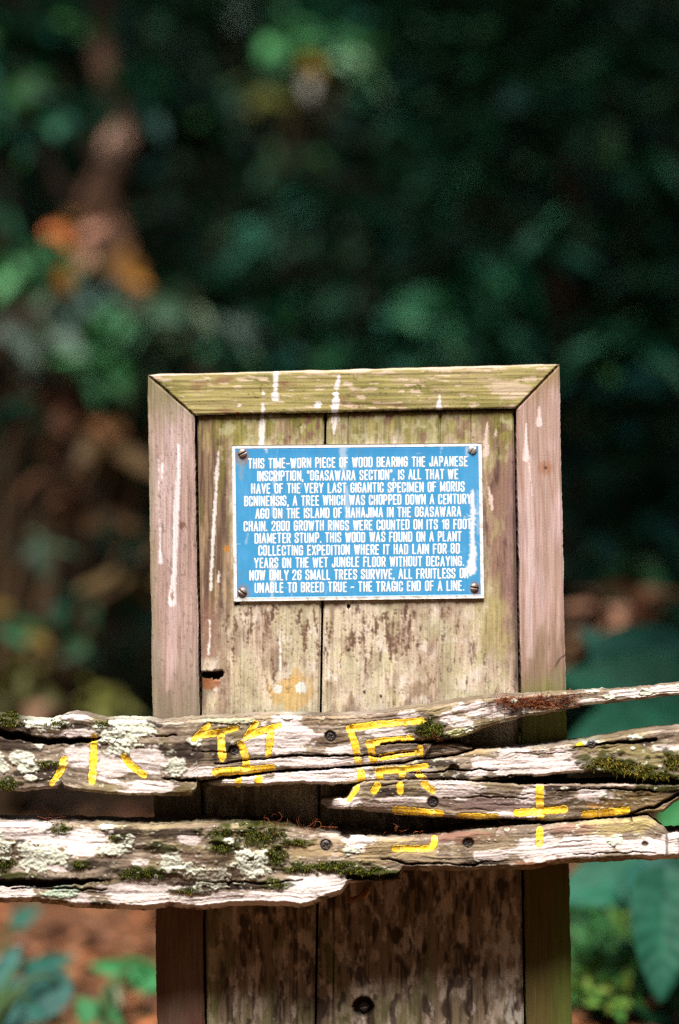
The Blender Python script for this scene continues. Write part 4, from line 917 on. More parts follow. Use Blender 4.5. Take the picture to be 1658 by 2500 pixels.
def shrub(name, label, cat, clusters, base, seed, fill=None, stemc=(0.045, 0.026, 0.013), group="shrubs of the forest behind the sign"):
    """clusters: (X, Y, d, radius_px, n, leaf length m, gain or palette)"""
    r = np.random.default_rng(seed); root = thing(name, label, cat, tuple(base), group)
    fa = Acc(); sa = Acc()
    b = np.array(base, float)
    for X, Y, d, rp, n, Ll, gain in clusters:
        c = px(X, Y, d); R = rp * K * d / CD
        pts = c + r.normal(0, 1, (n, 3)) * R * np.array([0.55, 0.55, 0.42])
        D, N = rand_dirs(r, n, 0.9)
        L = Ll * r.uniform(0.7, 1.25, n)
        cl = leafcol(r, n, gain) if np.isscalar(gain) else leafcol(r, n, 1.0, np.array(gain))
        leaves(fa, pts, D, N, L, L * r.uniform(0.34, 0.5, n), cl)
        m = (b + c) / 2 + np.array([r.normal(0, .12), r.normal(0, .12), 0.2])
        t = np.linspace(0, 1, 9)[:, None]; P = (1 - t) ** 2 * b + 2 * t * (1 - t) * m + t * t * c
        tube(sa, P, np.linspace(0.022, 0.006, 9) * 0.8, np.array(stemc), 6)
    fa.build("foliage", M_leaf, root, False); sa.build("stem", M_bark, root)
    return root

Q = 1 / 0.9457
def cl(x, y, d, rp, n, L, g): return (x * Q, y * Q, d, rp, n, L, g)

# ground: level under the sign, a bank rising behind
def ground_z(x, y):
    b = ss(5.2, 13.0, y + 0.07 * x) * 4.7 + np.clip(y - 13, 0, 60) * 0.55
    b = b + 1.2 * np.clip(-y - 3.6, 0, 14) + 0.5 * np.clip(np.abs(x) - 4.5, 0, 14)  # unseen slopes behind camera and at sides, added to block low sky
    return b + 0.05 * fbm(x * 1.1, y * 1.1, 3, 4) * ss(0.2, 2.5, np.abs(y) + 0.4) + 0.25 * fbm(x * 0.5, y * 0.5, 8, 3) * ss(4, 7, y)
def ground_mat():
    m, t, b = base_mat("forest_floor", 0.95, 0.1)
    tc = t.nodes.new("ShaderNodeTexCoord"); L = t.links.new
    n1 = t.nodes.new("ShaderNodeTexNoise"); n1.inputs["Scale"].default_value = 16; n1.inputs["Detail"].default_value = 8; n1.inputs["Roughness"].default_value = 0.7
    n2 = t.nodes.new("ShaderNodeTexNoise"); n2.inputs["Scale"].default_value = 2.2; n2.inputs["Detail"].default_value = 4
    r1 = t.nodes.new("ShaderNodeValToRGB"); e = r1.color_ramp.elements
    e[0].position = 0.3; e[0].color = (0.018, 0.012, 0.008, 1); e[1].position = 0.72; e[1].color = (0.15, 0.062, 0.026, 1)
    x = e.new(0.5); x.color = (0.07, 0.032, 0.016, 1)
    r2 = t.nodes.new("ShaderNodeValToRGB"); e = r2.color_ramp.elements
    e[0].position = 0.5; e[0].color = (0, 0, 0, 1); e[1].position = 0.68; e[1].color = (1, 1, 1, 1)
    mx = t.nodes.new("ShaderNodeMixRGB"); mx.inputs[2].default_value = (0.03, 0.036, 0.013, 1)
    at = t.nodes.new("ShaderNodeAttribute"); at.attribute_name = "tint"; mu = t.nodes.new("ShaderNodeMixRGB"); mu.blend_type = 'MULTIPLY'; mu.inputs[0].default_value = 1.0
    L(tc.outputs["Object"], n1.inputs[0]); L(tc.outputs["Object"], n2.inputs[0]); L(n1.outputs[0], r1.inputs[0]); L(n2.outputs[0], r2.inputs[0])
    L(r2.outputs[0], mx.inputs[0]); L(r1.outputs[0], mx.inputs[1]); L(mx.outputs[0], mu.inputs[1]); L(at.outputs["Color"], mu.inputs[2]); L(mu.outputs[0], b.inputs["Base Color"])
    bp = t.nodes.new("ShaderNodeBump"); bp.inputs["Strength"].default_value = 0.8; bp.inputs["Distance"].default_value = 0.03; L(n1.outputs[0], bp.inputs["Height"]); L(bp.outputs[0], b.inputs["Normal"])
    return m
gx = np.concatenate([-np.geomspace(60, 6, 14), np.linspace(-5.5, 5.5, 111), np.geomspace(6, 60, 14)])
gyy = np.concatenate([-np.geomspace(40, 4, 12), np.linspace(-3.5, 14, 176), np.geomspace(15, 60, 12)])
GX, GY = np.meshgrid(gx, gyy)
humus_shade = ss(2.6, 4.5, GY + 0.8 * fbm(GX * .8, GY * .8, 5, 3)) + ss(-1.5, -4, GY) + ss(3.5, 5, np.abs(GX)); humus_shade = np.clip(humus_shade, 0, 1)
gcol = mixc(np.broadcast_to(np.array((1.5, 1.4, 1.3)), GX.shape + (3,)), (0.14, 0.22, 0.17), humus_shade).reshape(-1, 3)   # brown litter near by, black mossy humus further off, also darkened to deepen forest shade
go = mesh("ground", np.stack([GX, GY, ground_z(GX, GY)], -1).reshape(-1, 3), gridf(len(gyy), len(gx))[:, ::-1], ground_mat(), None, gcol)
tag(go, "brown forest floor rising into a bank behind the sign", "ground", kind="structure")

# fallen leaves
r = np.random.default_rng(20); n = 16000
x = r.uniform(-2.4, 2.4, n); y = 0.35 + 6.0 * r.uniform(0, 1, n) ** 1.25
P = np.stack([x, y, ground_z(x, y) + r.uniform(0.004, 0.03, n)], -1)
N = r.normal(0, 0.45, (n, 3)); N[:, 2] = 1; D = np.cross(N, r.normal(0, 1, (n, 3)))
pal = np.array([(0.24, 0.080, 0.028), (0.17, 0.060, 0.024), (0.25, 0.10, 0.04), (0.10, 0.04, 0.02), (0.22, 0.11, 0.06), (0.07, 0.032, 0.018)])
L = r.uniform(0.022, 0.06, n); a = Acc(); leaves(a, P, D, N, L, L * 0.5, pal[r.integers(len(pal), size=n)] * r.uniform(.6, 1.4, (n, 1)) * (1 - 0.88 * ss(2.2, 4.2, y))[:, None], 0.1, 0.3)  # leaves coloured darker further back to deepen the shade there
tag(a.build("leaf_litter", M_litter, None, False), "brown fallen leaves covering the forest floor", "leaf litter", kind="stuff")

r = np.random.default_rng(22); n = 26000
x = r.uniform(-3.6, 3.6, n); y = r.uniform(4.6, 14.0, n)
keep = (x > -0.25 + 0.3 * fbm(y * 0.7, y * 0 + 2, 4, 2)) | (y > 7.0) | (r.random(n) < 0.12); x, y = x[keep], y[keep]; n = len(x)
hh = r.uniform(0.02, 1.0, n) ** 1.3 * 1.0 * (0.6 + 0.5 * fbm(x * 1.3, y * 1.3, 6, 3)).clip(0.05)
P = np.stack([x, y, ground_z(x, y) + hh], -1); D, N = rand_dirs(r, n, 0.5)
L = r.uniform(0.08, 0.2, n); a = Acc(); leaves(a, P, D, N, L, L * 0.45, leafcol(r, n, 0.5) * (1 + 0.6 * fbm(x * 1.1, y * 1.1, 66, 3))[:, None])
tag(a.build("undergrowth", M_leaf, None, False), "dark green ground cover clothing the bank behind the sign", "undergrowth", kind="stuff")

# left tree with reddish bark
def limb(acc, pts, rad, c0, seed, n=10, sub=6, lit_bark=()):
    pts = np.array(pts, float); rad = np.array(rad, float)
    t = np.linspace(0, len(pts) - 1, (len(pts) - 1) * sub + 1)
    # Catmull-Rom like smoothing
    P = np.stack([np.interp(t, np.arange(len(pts)), pts[:, i]) for i in range(3)], -1)
    for _ in range(3): P[1:-1] = 0.25 * P[:-2] + 0.5 * P[1:-1] + 0.25 * P[2:]
    R = np.interp(t, np.arange(len(rad)), rad)
    P = P + 0.03 * np.stack([fbm(t * 1.3, t * 0 + i, seed + i, 2) for i in range(3)], -1)
    cc = np.asarray(c0) * (1 + 0.35 * fbm(t * 2.1, t * 0 + 3, seed + 9, 3))[:, None]
    for tp, wd, gn, pc in lit_bark: cc = mixc(cc, pc, gn * np.exp(-((t - tp) / wd) ** 2))  # sunlit spots and pinkish bark painted into the trunk colour
    tube(acc, P, R * (1 + 0.12 * fbm(t * 2, t * 0, seed + 7, 2)), cc, n)
    return P

def tree(label, trunk, limbs, crowns, seed, barkc, nleaf, Ll, group="trees of the forest behind the sign", gain=1.0, name="forest_tree", lit_bark=()):
    r = np.random.default_rng(seed)
    base = np.array(trunk[0][0]); base[2] = ground_z(base[0], base[1]) - 0.05
    root = thing(name, label, "tree", tuple(base), group)
    a = Acc(); pts = [base] + [np.array(p) for p, q_ in trunk[1:]]
    limb(a, pts, [q_ for p, q_ in trunk], barkc, seed, 12, lit_bark=lit_bark)
    tr = a.build("trunk", M_bark, root)
    for i, (lp, lr_) in enumerate(limbs):
        a = Acc(); limb(a, lp, lr_, barkc, seed + 20 + i, 9); a.build("limb", M_bark, tr)
    fa = Acc()  # crowns stay above the view, added to shade the background
    for (c, R, n) in crowns:
        c = np.array(c, float); R = np.array(R, float)
        # leaf clumps
        k = max(6, n // 40); cen = r.normal(0, 1, (k, 3)); cen /= np.linalg.norm(cen, axis=1)[:, None]; cen = c + cen * R * r.uniform(0.25, 1.0, (k, 1)) ** 0.5
        idx = r.integers(k, size=n); P = cen[idx] + r.normal(0, 1, (n, 3)) * np.array([0.34, 0.34, 0.16]) * R.mean() * 0.55
        keep = np.ones(n, bool)
        for gp, gr in GL:
            v = P - gp; tt = v @ np.array(SD); dist = np.linalg.norm(v - tt[:, None] * np.array(SD)[None], axis=1)
            keep &= ~((tt > 0.25) & (dist < gr))
        P = P[keep]; n2 = len(P)
        D, N = rand_dirs(r, n2, 0.8); L = Ll * r.uniform(0.7, 1.3, n2)
        leaves(fa, P, D, N, L, L * r.uniform(0.38, 0.55, n2), leafcol(r, n2, gain))
    fa.build("crown", M_leaf, root, False)
    return root

for X, Y, d, gr in ((275, 375, 9.0, 0.3), (180, 620, 8.6, 0.5), (760, 190, 11, 0.8), (45, 660, 8.0, 0.4), (860, 150, 11, 0.6), (590, 780, 8.6, 0.25), (1110, 820, 8.2, 0.2), (280, 830, 7.7, 0.25)):
    GL.append((px(X, Y, d), gr))

def PX(x, y, d): return px(x * Q, y * Q, d)
BARK = np.array((0.030, 0.019, 0.012))
TD = 9.0
left_tree = tree("leaning reddish barked tree on the left with limbs forking up from its knotted trunk",
    [(PX(150, 1250, TD), 0.20), (PX(195, 960, TD), 0.12), (PX(228, 700, TD), 0.095), (PX(245, 560, TD), 0.10), (PX(240, 450, TD), 0.065), (PX(258, 350, TD), 0.055), (PX(246, 160, TD + .2), 0.048), (PX(250, -250, TD + .5), 0.07)],
    [([PX(235, 460, TD), PX(170, 300, TD), PX(90, 130, TD), PX(20, -60, TD)], [0.034, 0.03, 0.026, 0.022]),
     ([PX(225, 520, TD), PX(110, 400, TD), PX(20, 270, TD), PX(-120, 120, TD)], [0.034, 0.03, 0.026, 0.022]),
     ([PX(240, 600, TD - .2), PX(330, 710, TD - .9), PX(420, 820, TD - 1.3), PX(500, 960, TD - 1.5)], [0.05, 0.05, 0.05, 0.05]),
     ([PX(215, 640, TD - .1), PX(110, 690, TD - .9), PX(0, 745, TD - 1.2), PX(-60, 900, TD - 1.3)], [0.05, 0.05, 0.045, 0.05])],
    [((-1.2, 4.6, 4.6), (1.9, 2.6, 0.9), 2600), ((-0.8, 8.2, 4.9), (2.2, 2.0, 0.9), 1800)], 31, BARK, 0, 0.20, lit_bark=[(5.0, 0.22, 0.95, (0.40, 0.24, 0.17)), (5.95, 0.13, 0.9, (0.20, 0.11, 0.07)), (3.1, 0.8, 0.9, (0.24, 0.12, 0.075)), (2.0, 0.7, 0.7, (0.16, 0.08, 0.04))])
# dead leaves and bright leaves caught in the left tree
def caught(root, items, seed, nm="dead_leaf"):
    r = np.random.default_rng(seed)
    for X, Y, d, Lp, ang, c in items:
        f = K * Q * d / CD; p0 = PX(X, Y, d); a_ = math.radians(ang); L = Lp * f
        D = np.array([[math.cos(a_), 0.1, math.sin(a_)]]); N = np.array([[r.normal(0, .2), -0.75, 0.65]])
        ac = Acc(); leaves(ac, p0[None] - D * L * 0.5, D, N, np.array([L]), np.array([L * 0.55]), np.array([c]), 0.1, 0.2)
        ac.build(nm, M_litter, root, False)
ORG = (0.62, 0.19, 0.05); OCH = (0.60, 0.26, 0.04)
caught(left_tree, [(150, 548, 7.7, 80, -50, ORG), (125, 530, 7.75, 60, 30, (0.5, 0.14, 0.04)), (150, 650, 7.6, 75, -85, OCH), (200, 590, 7.8, 70, 70, (0.40, 0.2, 0.12)), (215, 530, 7.8, 60, 20, (0.42, 0.2, 0.13)), (305, 640, 8.4, 130, -60, (0.20, 0.085, 0.015)), (318, 650, 8.3, 70, -20, (0.30, 0.13, 0.02)), (275, 600, 8.5, 100, 60, (0.14, 0.065, 0.02)), (170, 500, 8.6, 60, 20, (0.26, 0.12, 0.03))], 5)

trees = [
 ("dark leafed tree rising out of frame behind the right half of the board, with unseen boughs added for shade", [((1.9, 7.2, 0), 0.16), ((1.9, 7.3, 2.2), 0.14), ((1.6, 7.0, 4.6), 0.10)], [((1.4, 4.2, 4.4), (1.9, 2.5, 0.9), 1700), ((1.3, 8.2, 4.7), (2.2, 2.0, 1.0), 1500), ((1.0, 0.62, 2.4), (0.95, 0.5, 0.22), 1300), ((1.02, 0.25, 1.66), (0.40, 0.4, 0.2), 900), ((0.9, 2.6, 3.4), (1.4, 0.9, 0.4), 1800)], 41),  # low near crowns are unseen boughs, added to shade the broad leaves
 ("dark leafed tree far back on the bank above the middle of the board", [((0.35, 11.2, 0), 0.13), ((0.30, 11.2, 5.2), 0.10), ((0.2, 10.8, 7.6), 0.08)], [((0.1, 10.6, 6.6), (2.6, 2.4, 1.2), 1500), ((0.1, 6.0, 5.7), (2.4, 3.0, 0.7), 1500)], 42)]
for lb, tk, cr, sd in trees:
    tree(lb, tk, [([np.array(tk[1][0]), (np.array(tk[1][0]) + np.array(cr[0][0])) / 2 + np.array([0, 0, .5]), np.array(cr[0][0])], [0.08, 0.06, 0.03]), ([np.array(tk[1][0]), (np.array(tk[1][0]) + np.array(cr[1][0])) / 2 + np.array([0, 0, .3]), np.array(cr[1][0])], [0.08, 0.06, 0.03])], cr, sd, np.array((0.07, 0.06, 0.045)), 0, 0.20)

BRI = 2.2
PALE = [(0.30, 0.34, 0.30), (0.22, 0.30, 0.25)]; YG = [(0.13, 0.13, 0.03), (0.08, 0.12, 0.03)]; TEAL = [(0.04, 0.17, 0.11), (0.035, 0.14, 0.085), (0.06, 0.22, 0.10)]; BRG = [(0.05, 0.20, 0.06), (0.08, 0.24, 0.10)]
def gz(x, y): return float(ground_z(np.array(x), np.array(y)))
shrub("forest_shrub", "glossy green shrub rising just behind the top right corner of the board", "shrub",
    [cl(1050, 770, 8.0, 60, 26, 0.17, TEAL), cl(1020, 790, 7.9, 26, 4, 0.15, BRG), cl(1160, 795, 8.1, 55, 22, 0.17, TEAL), cl(930, 770, 8.2, 60, 24, 0.16, TEAL), cl(1250, 560, 8.3, 60, 22, 0.18, TEAL), cl(1140, 640, 8.3, 70, 24, 0.16, 1.3), cl(1050, 700, 8.4, 60, 24, 0.16, 1.3), cl(1420, 780, 8.0, 45, 16, 0.18, TEAL), cl(1470, 830, 8.0, 60, 20, 0.18, 1.2), cl(1350, 800, 8.3, 90, 40, 0.16, 0.8), cl(1200, 860, 8.5, 120, 60, 0.16, 0.8), cl(1000, 870, 8.3, 110, 50, 0.16, 1.1)],
    (0.95, 5.9, gz(0.95, 5.9)), 61)
shrub("forest_shrub", "dark shrub with one pale leaf behind the top left corner of the board", "shrub",
    [cl(550, 740, 8.7, 26, 5, 0.20, PALE), cl(540, 770, 8.8, 50, 14, 0.16, TEAL), cl(590, 520, 9.2, 50, 14, 0.17, TEAL), cl(600, 580, 9.2, 40, 10, 0.15, 1.3), cl(680, 470, 9.5, 90, 26, 0.15, 0.9), cl(660, 700, 9.3, 110, 40, 0.16, 0.8), cl(780, 800, 9.2, 110, 40, 0.16, 0.9), cl(480, 640, 9.3, 90, 30, 0.16, 0.8), cl(640, 830, 9.1, 80, 30, 0.16, 1.0)],
    (-0.3, 6.9, gz(-0.3, 6.9)), 62)
shrub("forest_shrub", "sunlit shrub with yellowing leaves high on the bank at the top middle", "shrub",
    [cl(800, 115, 11.2, 45, 16, 0.16, BRG), cl(835, 150, 11.2, 26, 6, 0.18, [(0.2, 0.36, 0.2)]), cl(680, 110, 11.3, 50, 18, 0.15, BRG), cl(740, 60, 11.6, 90, 36, 0.15, 1.6), cl(620, 230, 11.5, 60, 18, 0.14, YG), cl(650, 250, 11.3, 22, 5, 0.14, YG), cl(725, 150, 11.1, 18, 4, 0.16, [(0.42, 0.28, 0.03)]), cl(500, 260, 11.8, 60, 18, 0.14, 1.8), cl(520, 40, 12, 40, 8, 0.13, PALE), cl(440, 140, 12, 60, 8, 0.13, [(0.16, 0.2, 0.14)]), cl(360, 110, 12, 40, 6, 0.13, [(0.12, 0.2, 0.12)]), cl(930, 60, 11.8, 100, 40, 0.15, 1.0), cl(760, 250, 11.9, 110, 40, 0.16, 1.0)],
    (-0.25, 8.9, gz(-0.25, 8.9)), 63)
# a hanging pale bract in that shrub
pb = bpy.data.objects["forest_shrub.002"]
caught(pb, [(714, 202, 11.0, 62, -88, (0.6, 0.56, 0.48)), (725, 160, 11.1, 60, -60, (0.5, 0.30, 0.02)), (722, 150, 11.2, 50, 10, (0.4, 0.26, 0.03))], 8, "pale_leaf")
shrub("forest_shrub", "very dark shrub filling the top right corner of the view", "shrub",
    [cl(960, 340, 9.6, 40, 12, 0.18, TEAL), cl(1060, 405, 9.6, 36, 10, 0.18, TEAL), cl(900, 520, 9.8, 90, 26, 0.16, 0.9), cl(1490, 400, 9.4, 70, 20, 0.17, 1.2), cl(1450, 150, 9.8, 80, 20, 0.17, 0.9), cl(1250, 250, 10, 140, 60, 0.17, 0.7), cl(1400, 300, 10, 140, 60, 0.17, 0.7), cl(1150, 130, 10.2, 140, 60, 0.17, 0.7), cl(1150, 480, 10, 140, 60, 0.17, 0.7), cl(1400, 560, 9.8, 140, 60, 0.17, 0.7), cl(1020, 240, 10.2, 120, 50, 0.17, 0.7), cl(1500, 650, 9.4, 100, 40, 0.17, 0.8)],
    (1.35, 7.4, gz(1.35, 7.4)), 64)
shrub("forest_shrub", "low bright leafed shrub at the foot of the leaning tree on the left", "shrub",
    [cl(40, 625, 8.0, 34, 8, 0.17, BRG), cl(35, 630, 7.9, 10, 2, 0.12, [(0.12, 0.34, 0.14)]), cl(100, 610, 8.1, 50, 14, 0.15, BRG), cl(10, 490, 8.2, 30, 6, 0.13, [(0.03, 0.12, 0.06)]), cl(60, 760, 7.7, 60, 16, 0.18, [(0.14, 0.2, 0.15), (0.1, 0.13, 0.08)]), cl(210, 700, 7.9, 50, 10, 0.17, [(0.12, 0.2, 0.17)]), cl(385, 720, 7.6, 50, 20, 0.16, [(0.09, 0.2, 0.11), (0.16, 0.2, 0.12)]), cl(260, 790, 7.7, 60, 18, 0.2, BRG), cl(300, 740, 7.7, 60, 20, 0.18, BRG), cl(230, 850, 7.7, 50, 14, 0.18, BRG), cl(390, 800, 7.5, 50, 14, 0.15, [(0.14, 0.14, 0.08), (0.07, 0.16, 0.08)])],
    (-0.95, 5.1, gz(-0.95, 5.1)), 65)
shrub("forest_shrub", "small withered reddish brown shrub seen just right of the board above the broad leaves", "shrub",
    [cl(1370, 1410, 5.2, 40, 14, 0.10, [(0.20, 0.10, 0.06), (0.14, 0.07, 0.04)]), cl(1460, 1400, 5.2, 34, 9, 0.10, [(0.22, 0.10, 0.06), (0.12, 0.06, 0.03)]), cl(1350, 1480, 5.1, 30, 8, 0.09, [(0.14, 0.08, 0.04)])],
    (0.78, 2.75, gz(.78, 2.75)), 69)
shrub("forest_shrub", "dark hanging foliage in front of the forking limbs in the top left corner", "shrub",
    [cl(60, 80, 8.4, 80, 34, 0.15, 0.8), cl(120, 230, 8.4, 70, 16, 0.15, 0.8), cl(40, 300, 8.3, 70, 30, 0.15, 0.9), cl(170, 60, 8.5, 60, 12, 0.14, 1.0), cl(330, 200, 8.8, 70, 24, 0.14, 0.9), cl(0, 180, 8.2, 60, 24, 0.15, 0.8)],
    (-1.25, 5.9, gz(-1.25, 5.9)), 68)
shrub("forest_shrub", "dim bluish green shrub standing between the board's right edge and the view's edge", "shrub",
    [cl(1480, 1230, 6.2, 80, 26, 0.15, 0.8), cl(1400, 1080, 6.6, 110, 30, 0.15, 0.7), cl(1520, 1330, 6.0, 70, 22, 0.15, 1.0), cl(1450, 950, 7.0, 110, 36, 0.15, 0.8), cl(1380, 1250, 6.5, 60, 16, 0.14, 0.7), cl(1560, 1130, 6.5, 90, 26, 0.15, 0.7)],
    (1.15, 3.9, gz(1.15, 3.9)), 66)
shrub("forest_shrub", "sparse brownish shrub in deep shade left of the board", "shrub",
    [cl(70, 1240, 6.0, 40, 7, 0.10, [(0.035, 0.065, 0.035)]), cl(250, 1020, 6.5, 50, 8, 0.14, [(0.09, 0.05, 0.016), (0.06, 0.035, 0.012)]), cl(130, 1110, 6.4, 60, 9, 0.13, [(0.08, 0.034, 0.016)]), cl(290, 1350, 6.0, 50, 8, 0.12, [(0.08, 0.05, 0.016)]), cl(150, 1440, 5.8, 80, 16, 0.09, 0.5), cl(40, 950, 6.8, 60, 12, 0.10, 0.5), cl(310, 1200, 6.3, 60, 10, 0.13, [(0.06, 0.03, 0.012)]), cl(20, 1560, 5.6, 60, 14, 0.11, [(0.06, 0.06, 0.012)]), cl(60, 1480, 6.0, 70, 14, 0.11, [(0.09, 0.06, 0.012)]), cl(250, 1610, 5.5, 60, 14, 0.10, [(0.07, 0.07, 0.012)]), cl(110, 1640, 5.3, 40, 8, 0.09, [(0.16, 0.09, 0.05)]), cl(220, 980, 6.6, 50, 8, 0.10, [(0.22, 0.09, 0.03)]), cl(110, 930, 6.8, 60, 9, 0.11, [(0.12, 0.05, 0.025)])],
    (-0.85, 3.6, gz(-0.85, 3.6)), 67)

# ------------------------------------------------------------------ nearer plants
def big_leaf(acc, X, Y, d, Lp, Wp, ang, tilt, c, heart=0.25, curl=0.12, roll=0.0):
    """one broad leaf centred at a display pixel; returns its base point"""
    f = K * Q * d / CD; L, Wd = Lp * f, Wp * f
    ctr = PX(X, Y, d); a = math.radians(ang); t = math.radians(tilt); rl = math.radians(roll)
    ex = np.array([math.cos(rl), math.sin(rl), 0]); ey = np.array([-math.sin(rl) * math.sin(t), math.sin(t) * math.cos(rl), math.cos(t)])
    nn = np.cross(ex, ey)
    T = math.cos(a) * ex + math.sin(a) * ey; Sx = -math.sin(a) * ex + math.cos(a) * ey
    nu, nv = 60, 31
    u = np.linspace(0, 1, nu)[:, None]; v = np.linspace(-1, 1, nv)[None, :]
    wdt = np.clip(np.sin(np.pi * np.clip(u, 0, 1) ** (0.62)) ** 0.75, 0.02, 1) * (1 - 0.25 * u)
    al = u - heart * np.abs(v) ** 1.5 * (1 - u) ** 2 * 1.2
    vein = 0.016 * np.abs(np.sin((u * 7 - np.abs(v) * 1.6) * np.pi)) * np.abs(v) ** .5
    hgt = curl * (-(u - 0.4) ** 2 * 1.2) + 0.10 * np.abs(v) * wdt - vein + 0.02 * np.sin(u * 9 + v * 3) * np.abs(v)
    P = ctr + (al - 0.5)[..., None] * L * T + (v * wdt * 0.5)[..., None] * Wd * Sx + hgt[..., None] * L * nn
    cc = np.asarray(c) * (1 + 0.25 * ss(0.14, 0.0, np.abs(v) + 0 * u) + 0.16 * ss(0.16, 0.0, np.abs(np.sin((u * 7 - np.abs(v) * 1.6) * np.pi))) * ss(1, 0.6, np.abs(v)) - 0.3 * ss(0.3, 0.7, fbm(u * 9 + X, v * 5 + Y, 13, 3)) + 0.12 * fbm(u * 6 + X, v * 3 + Y, 3, 2))[..., None]
    acc.add(P.reshape(-1, 3), gridf(nu, nv), cc.reshape(-1, 3))
    return ctr - 0.5 * L * T

M_big = tint_mat("broad_leaf", (14, 14, 14), 0.25, 0.25, 0.6, 0.16, 0.003, 60)
leaf_translucent(M_big)
def broad_plant(name, label, cat, items, base, seed, stemc=(0.05, 0.09, 0.03), group="leafy plants on the ground by the sign"):
    root = thing(name, label, cat, tuple(base), group)
    for it in items:
        a = Acc(); bp = big_leaf(a, *it); lf = a.build("leaf", M_big, root)
        s = Acc(); b = np.array(base, float); t = np.linspace(0, 1, 10)[:, None]; m = (b + bp) / 2 + np.array([0, 0, 0.10])
        tube(s, (1 - t) ** 2 * b + 2 * t * (1 - t) * m + t * t * bp, np.linspace(0.006, 0.003, 10), np.array(stemc), 6); s.build("stem", M_leaf, lf)
    return root
T1 = np.array((0.015, 0.100, 0.055)); T2 = np.array((0.012, 0.082, 0.056)); G1 = np.array((0.03, 0.17, 0.05)); G2 = np.array((0.02, 0.075, 0.06))
broad_plant("broadleaf_plant", "tall plant of big blue green heart shaped leaves behind the right end of the planks", "plant",
    [(1440, 1590, 3.9, 330, 240, 160, 42, T1), (1370, 1720, 3.7, 250, 150, 215, 50, T1), (1520, 1500, 4.1, 210, 170, 20, 35, T2), (1400, 1500, 4.3, 180, 110, 130, 40, T2), (1540, 1720, 3.8, 200, 150, -30, 45, T1), (1475, 1750, 3.9, 180, 120, -70, 40, T2)],
    (0.78, 1.75, gz(.78, 1.75)), 1)
broad_plant("broadleaf_plant", "low plant with three very broad leaves at the lower right edge", "plant",
    [(1420, 2035, 3.45, 300, 250, 195, 48, T1), (1530, 2190, 3.2, 250, 180, -95, 25, T1 * 0.8), (1570, 2000, 3.4, 200, 200, 20, 35, T1), (1560, 1880, 3.3, 150, 110, 240, 35, G1), (1545, 2080, 3.35, 160, 150, -60, 40, T2)],
    (0.62, 1.05, gz(.62, 1.05)), 2)
broad_plant("leafy_seedling", "seedling with a single bright green leaf pointing left beside the board's lower left edge", "plant",
    [(275, 2238, 3.8, 150, 62, 172, 30, G1, 0.1), (355, 2268, 3.75, 90, 60, 10, 35, G1, 0.1), (215, 2345, 3.55, 130, 100, 130, 35, G1 * 0.7, 0.1), (270, 2300, 3.6, 50, 26, 85, 20, (0.16, 0.2, 0.12), 0.1)],
    (-0.36, 1.1, gz(-.36, 1.1)), 3)
broad_plant("leafy_seedling", "dark bluish seedling in the lower left corner of the view", "plant",
    [(50, 2330, 3.45, 210, 130, 215, 30, G2, 0.1), (120, 2225, 3.7, 120, 55, 20, 35, T2, 0.1), (15, 2240, 3.65, 150, 80, 70, 35, G2 * 1.2, 0.1), (130, 2262, 3.65, 90, 36, 30, 30, (0.09, 0.15, 0.08), 0.1), (65, 2112, 4.3, 80, 50, 40, 35, T2, 0.1), (88, 2338, 3.4, 60, 28, -40, 30, T2, 0.1)],
    (-0.50, 0.95, gz(-.5, .95)), 4)

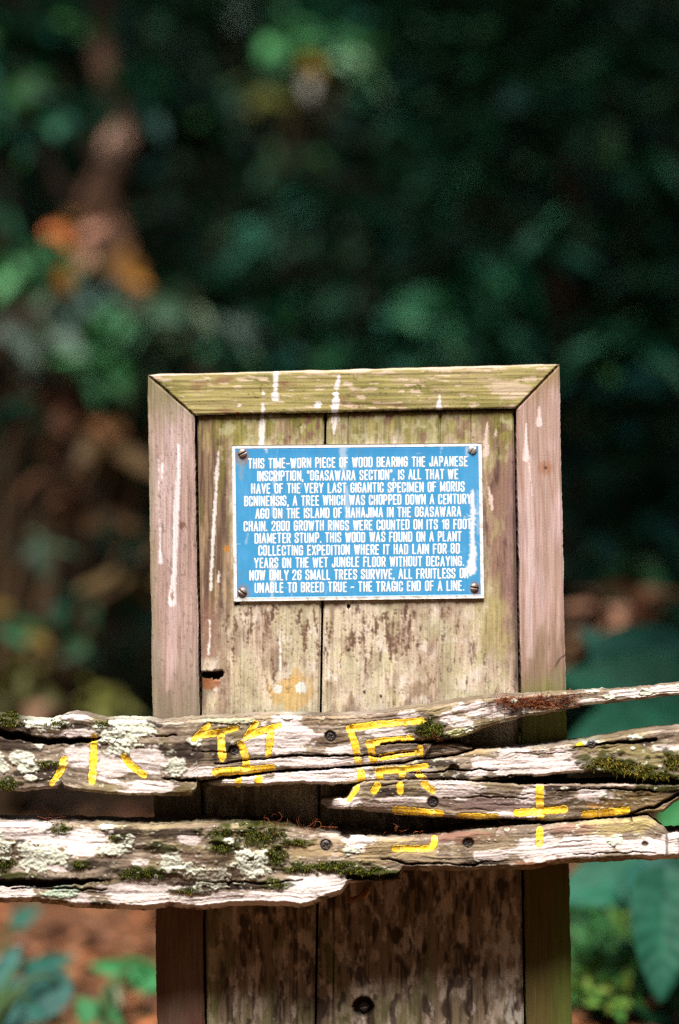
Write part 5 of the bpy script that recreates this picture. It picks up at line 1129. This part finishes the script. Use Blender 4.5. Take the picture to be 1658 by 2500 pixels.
def tuft(name, label, cat, clusters, base, seed):
    r = np.random.default_rng(seed); root = thing(name, label, cat, tuple(base)); a = Acc()
    for X, Y, d, rp, n, Ll, pal in clusters:
        c = PX(X, Y, d); R = rp * K * Q * d / CD
        P = c + r.normal(0, 0.5, (n, 3)) * R; D = r.normal(0, .8, (n, 3)); D[:, 2] += 0.5; N = r.normal(0, .5, (n, 3)); N[:, 2] += 0.6; N[:, 1] -= 0.5
        L = Ll * r.uniform(.6, 1.3, n); leaves(a, P, D, N, L, L * 0.36, np.array(pal)[r.integers(len(pal), size=n)] * r.uniform(.7, 1.3, (n, 1)))
    a.build("foliage", M_leaf, root, False)
    s = Acc(); b = np.array(base, float)
    for X, Y, d, rp, n, Ll, pal in clusters:
        e = PX(X, Y, d); t = np.linspace(0, 1, 6)[:, None]; tube(s, b * (1 - t) + e * t + np.array([0, 0, .03]) * np.sin(t * 3.1), np.linspace(.004, .002, 6), (0.06, 0.09, 0.03), 5)
    s.build("stem", M_leaf, root)
LIME = [(0.10, 0.20, 0.03), (0.06, 0.18, 0.03), (0.16, 0.22, 0.04)]; LG = [(0.03, 0.12, 0.03), (0.04, 0.16, 0.04)]
tuft("small_fern", "lime green ground plant growing right of the board's foot", "plant",
    [(1360, 2200, 3.55, 36, 26, 0.035, LG), (1390, 2250, 3.5, 36, 24, 0.035, LIME), (1440, 2150, 3.6, 30, 14, 0.04, LIME), (1480, 2110, 3.6, 26, 8, 0.04, [(0.16, 0.24, 0.03)]), (1370, 2130, 3.65, 40, 18, 0.04, LG), (1350, 2290, 3.4, 30, 18, 0.035, LIME), (1430, 2300, 3.45, 40, 18, 0.035, LIME), (1340, 2080, 3.7, 30, 12, 0.04, LG), (1470, 2260, 3.5, 40, 12, 0.035, LG)],
    (0.32, 1.1, gz(.32, 1.1)), 71)

DG = [(0.02, 0.10, 0.04), (0.015, 0.08, 0.045), (0.03, 0.12, 0.03)]
tuft("small_fern", "dark green ground plant filling the lower right corner under the broad leaves", "plant",
    [(1400, 2200, 3.75, 70, 60, 0.05, DG), (1470, 2150, 3.8, 70, 60, 0.05, DG), (1350, 2150, 3.8, 60, 50, 0.05, DG), (1440, 2280, 3.6, 70, 60, 0.045, DG), (1360, 2300, 3.6, 60, 40, 0.045, DG), (1530, 2320, 3.5, 60, 40, 0.045, DG), (1400, 2100, 4.0, 70, 60, 0.05, DG), (1540, 2100, 3.9, 60, 50, 0.05, DG)],
    (0.55, 1.35, gz(.55, 1.35)), 72)
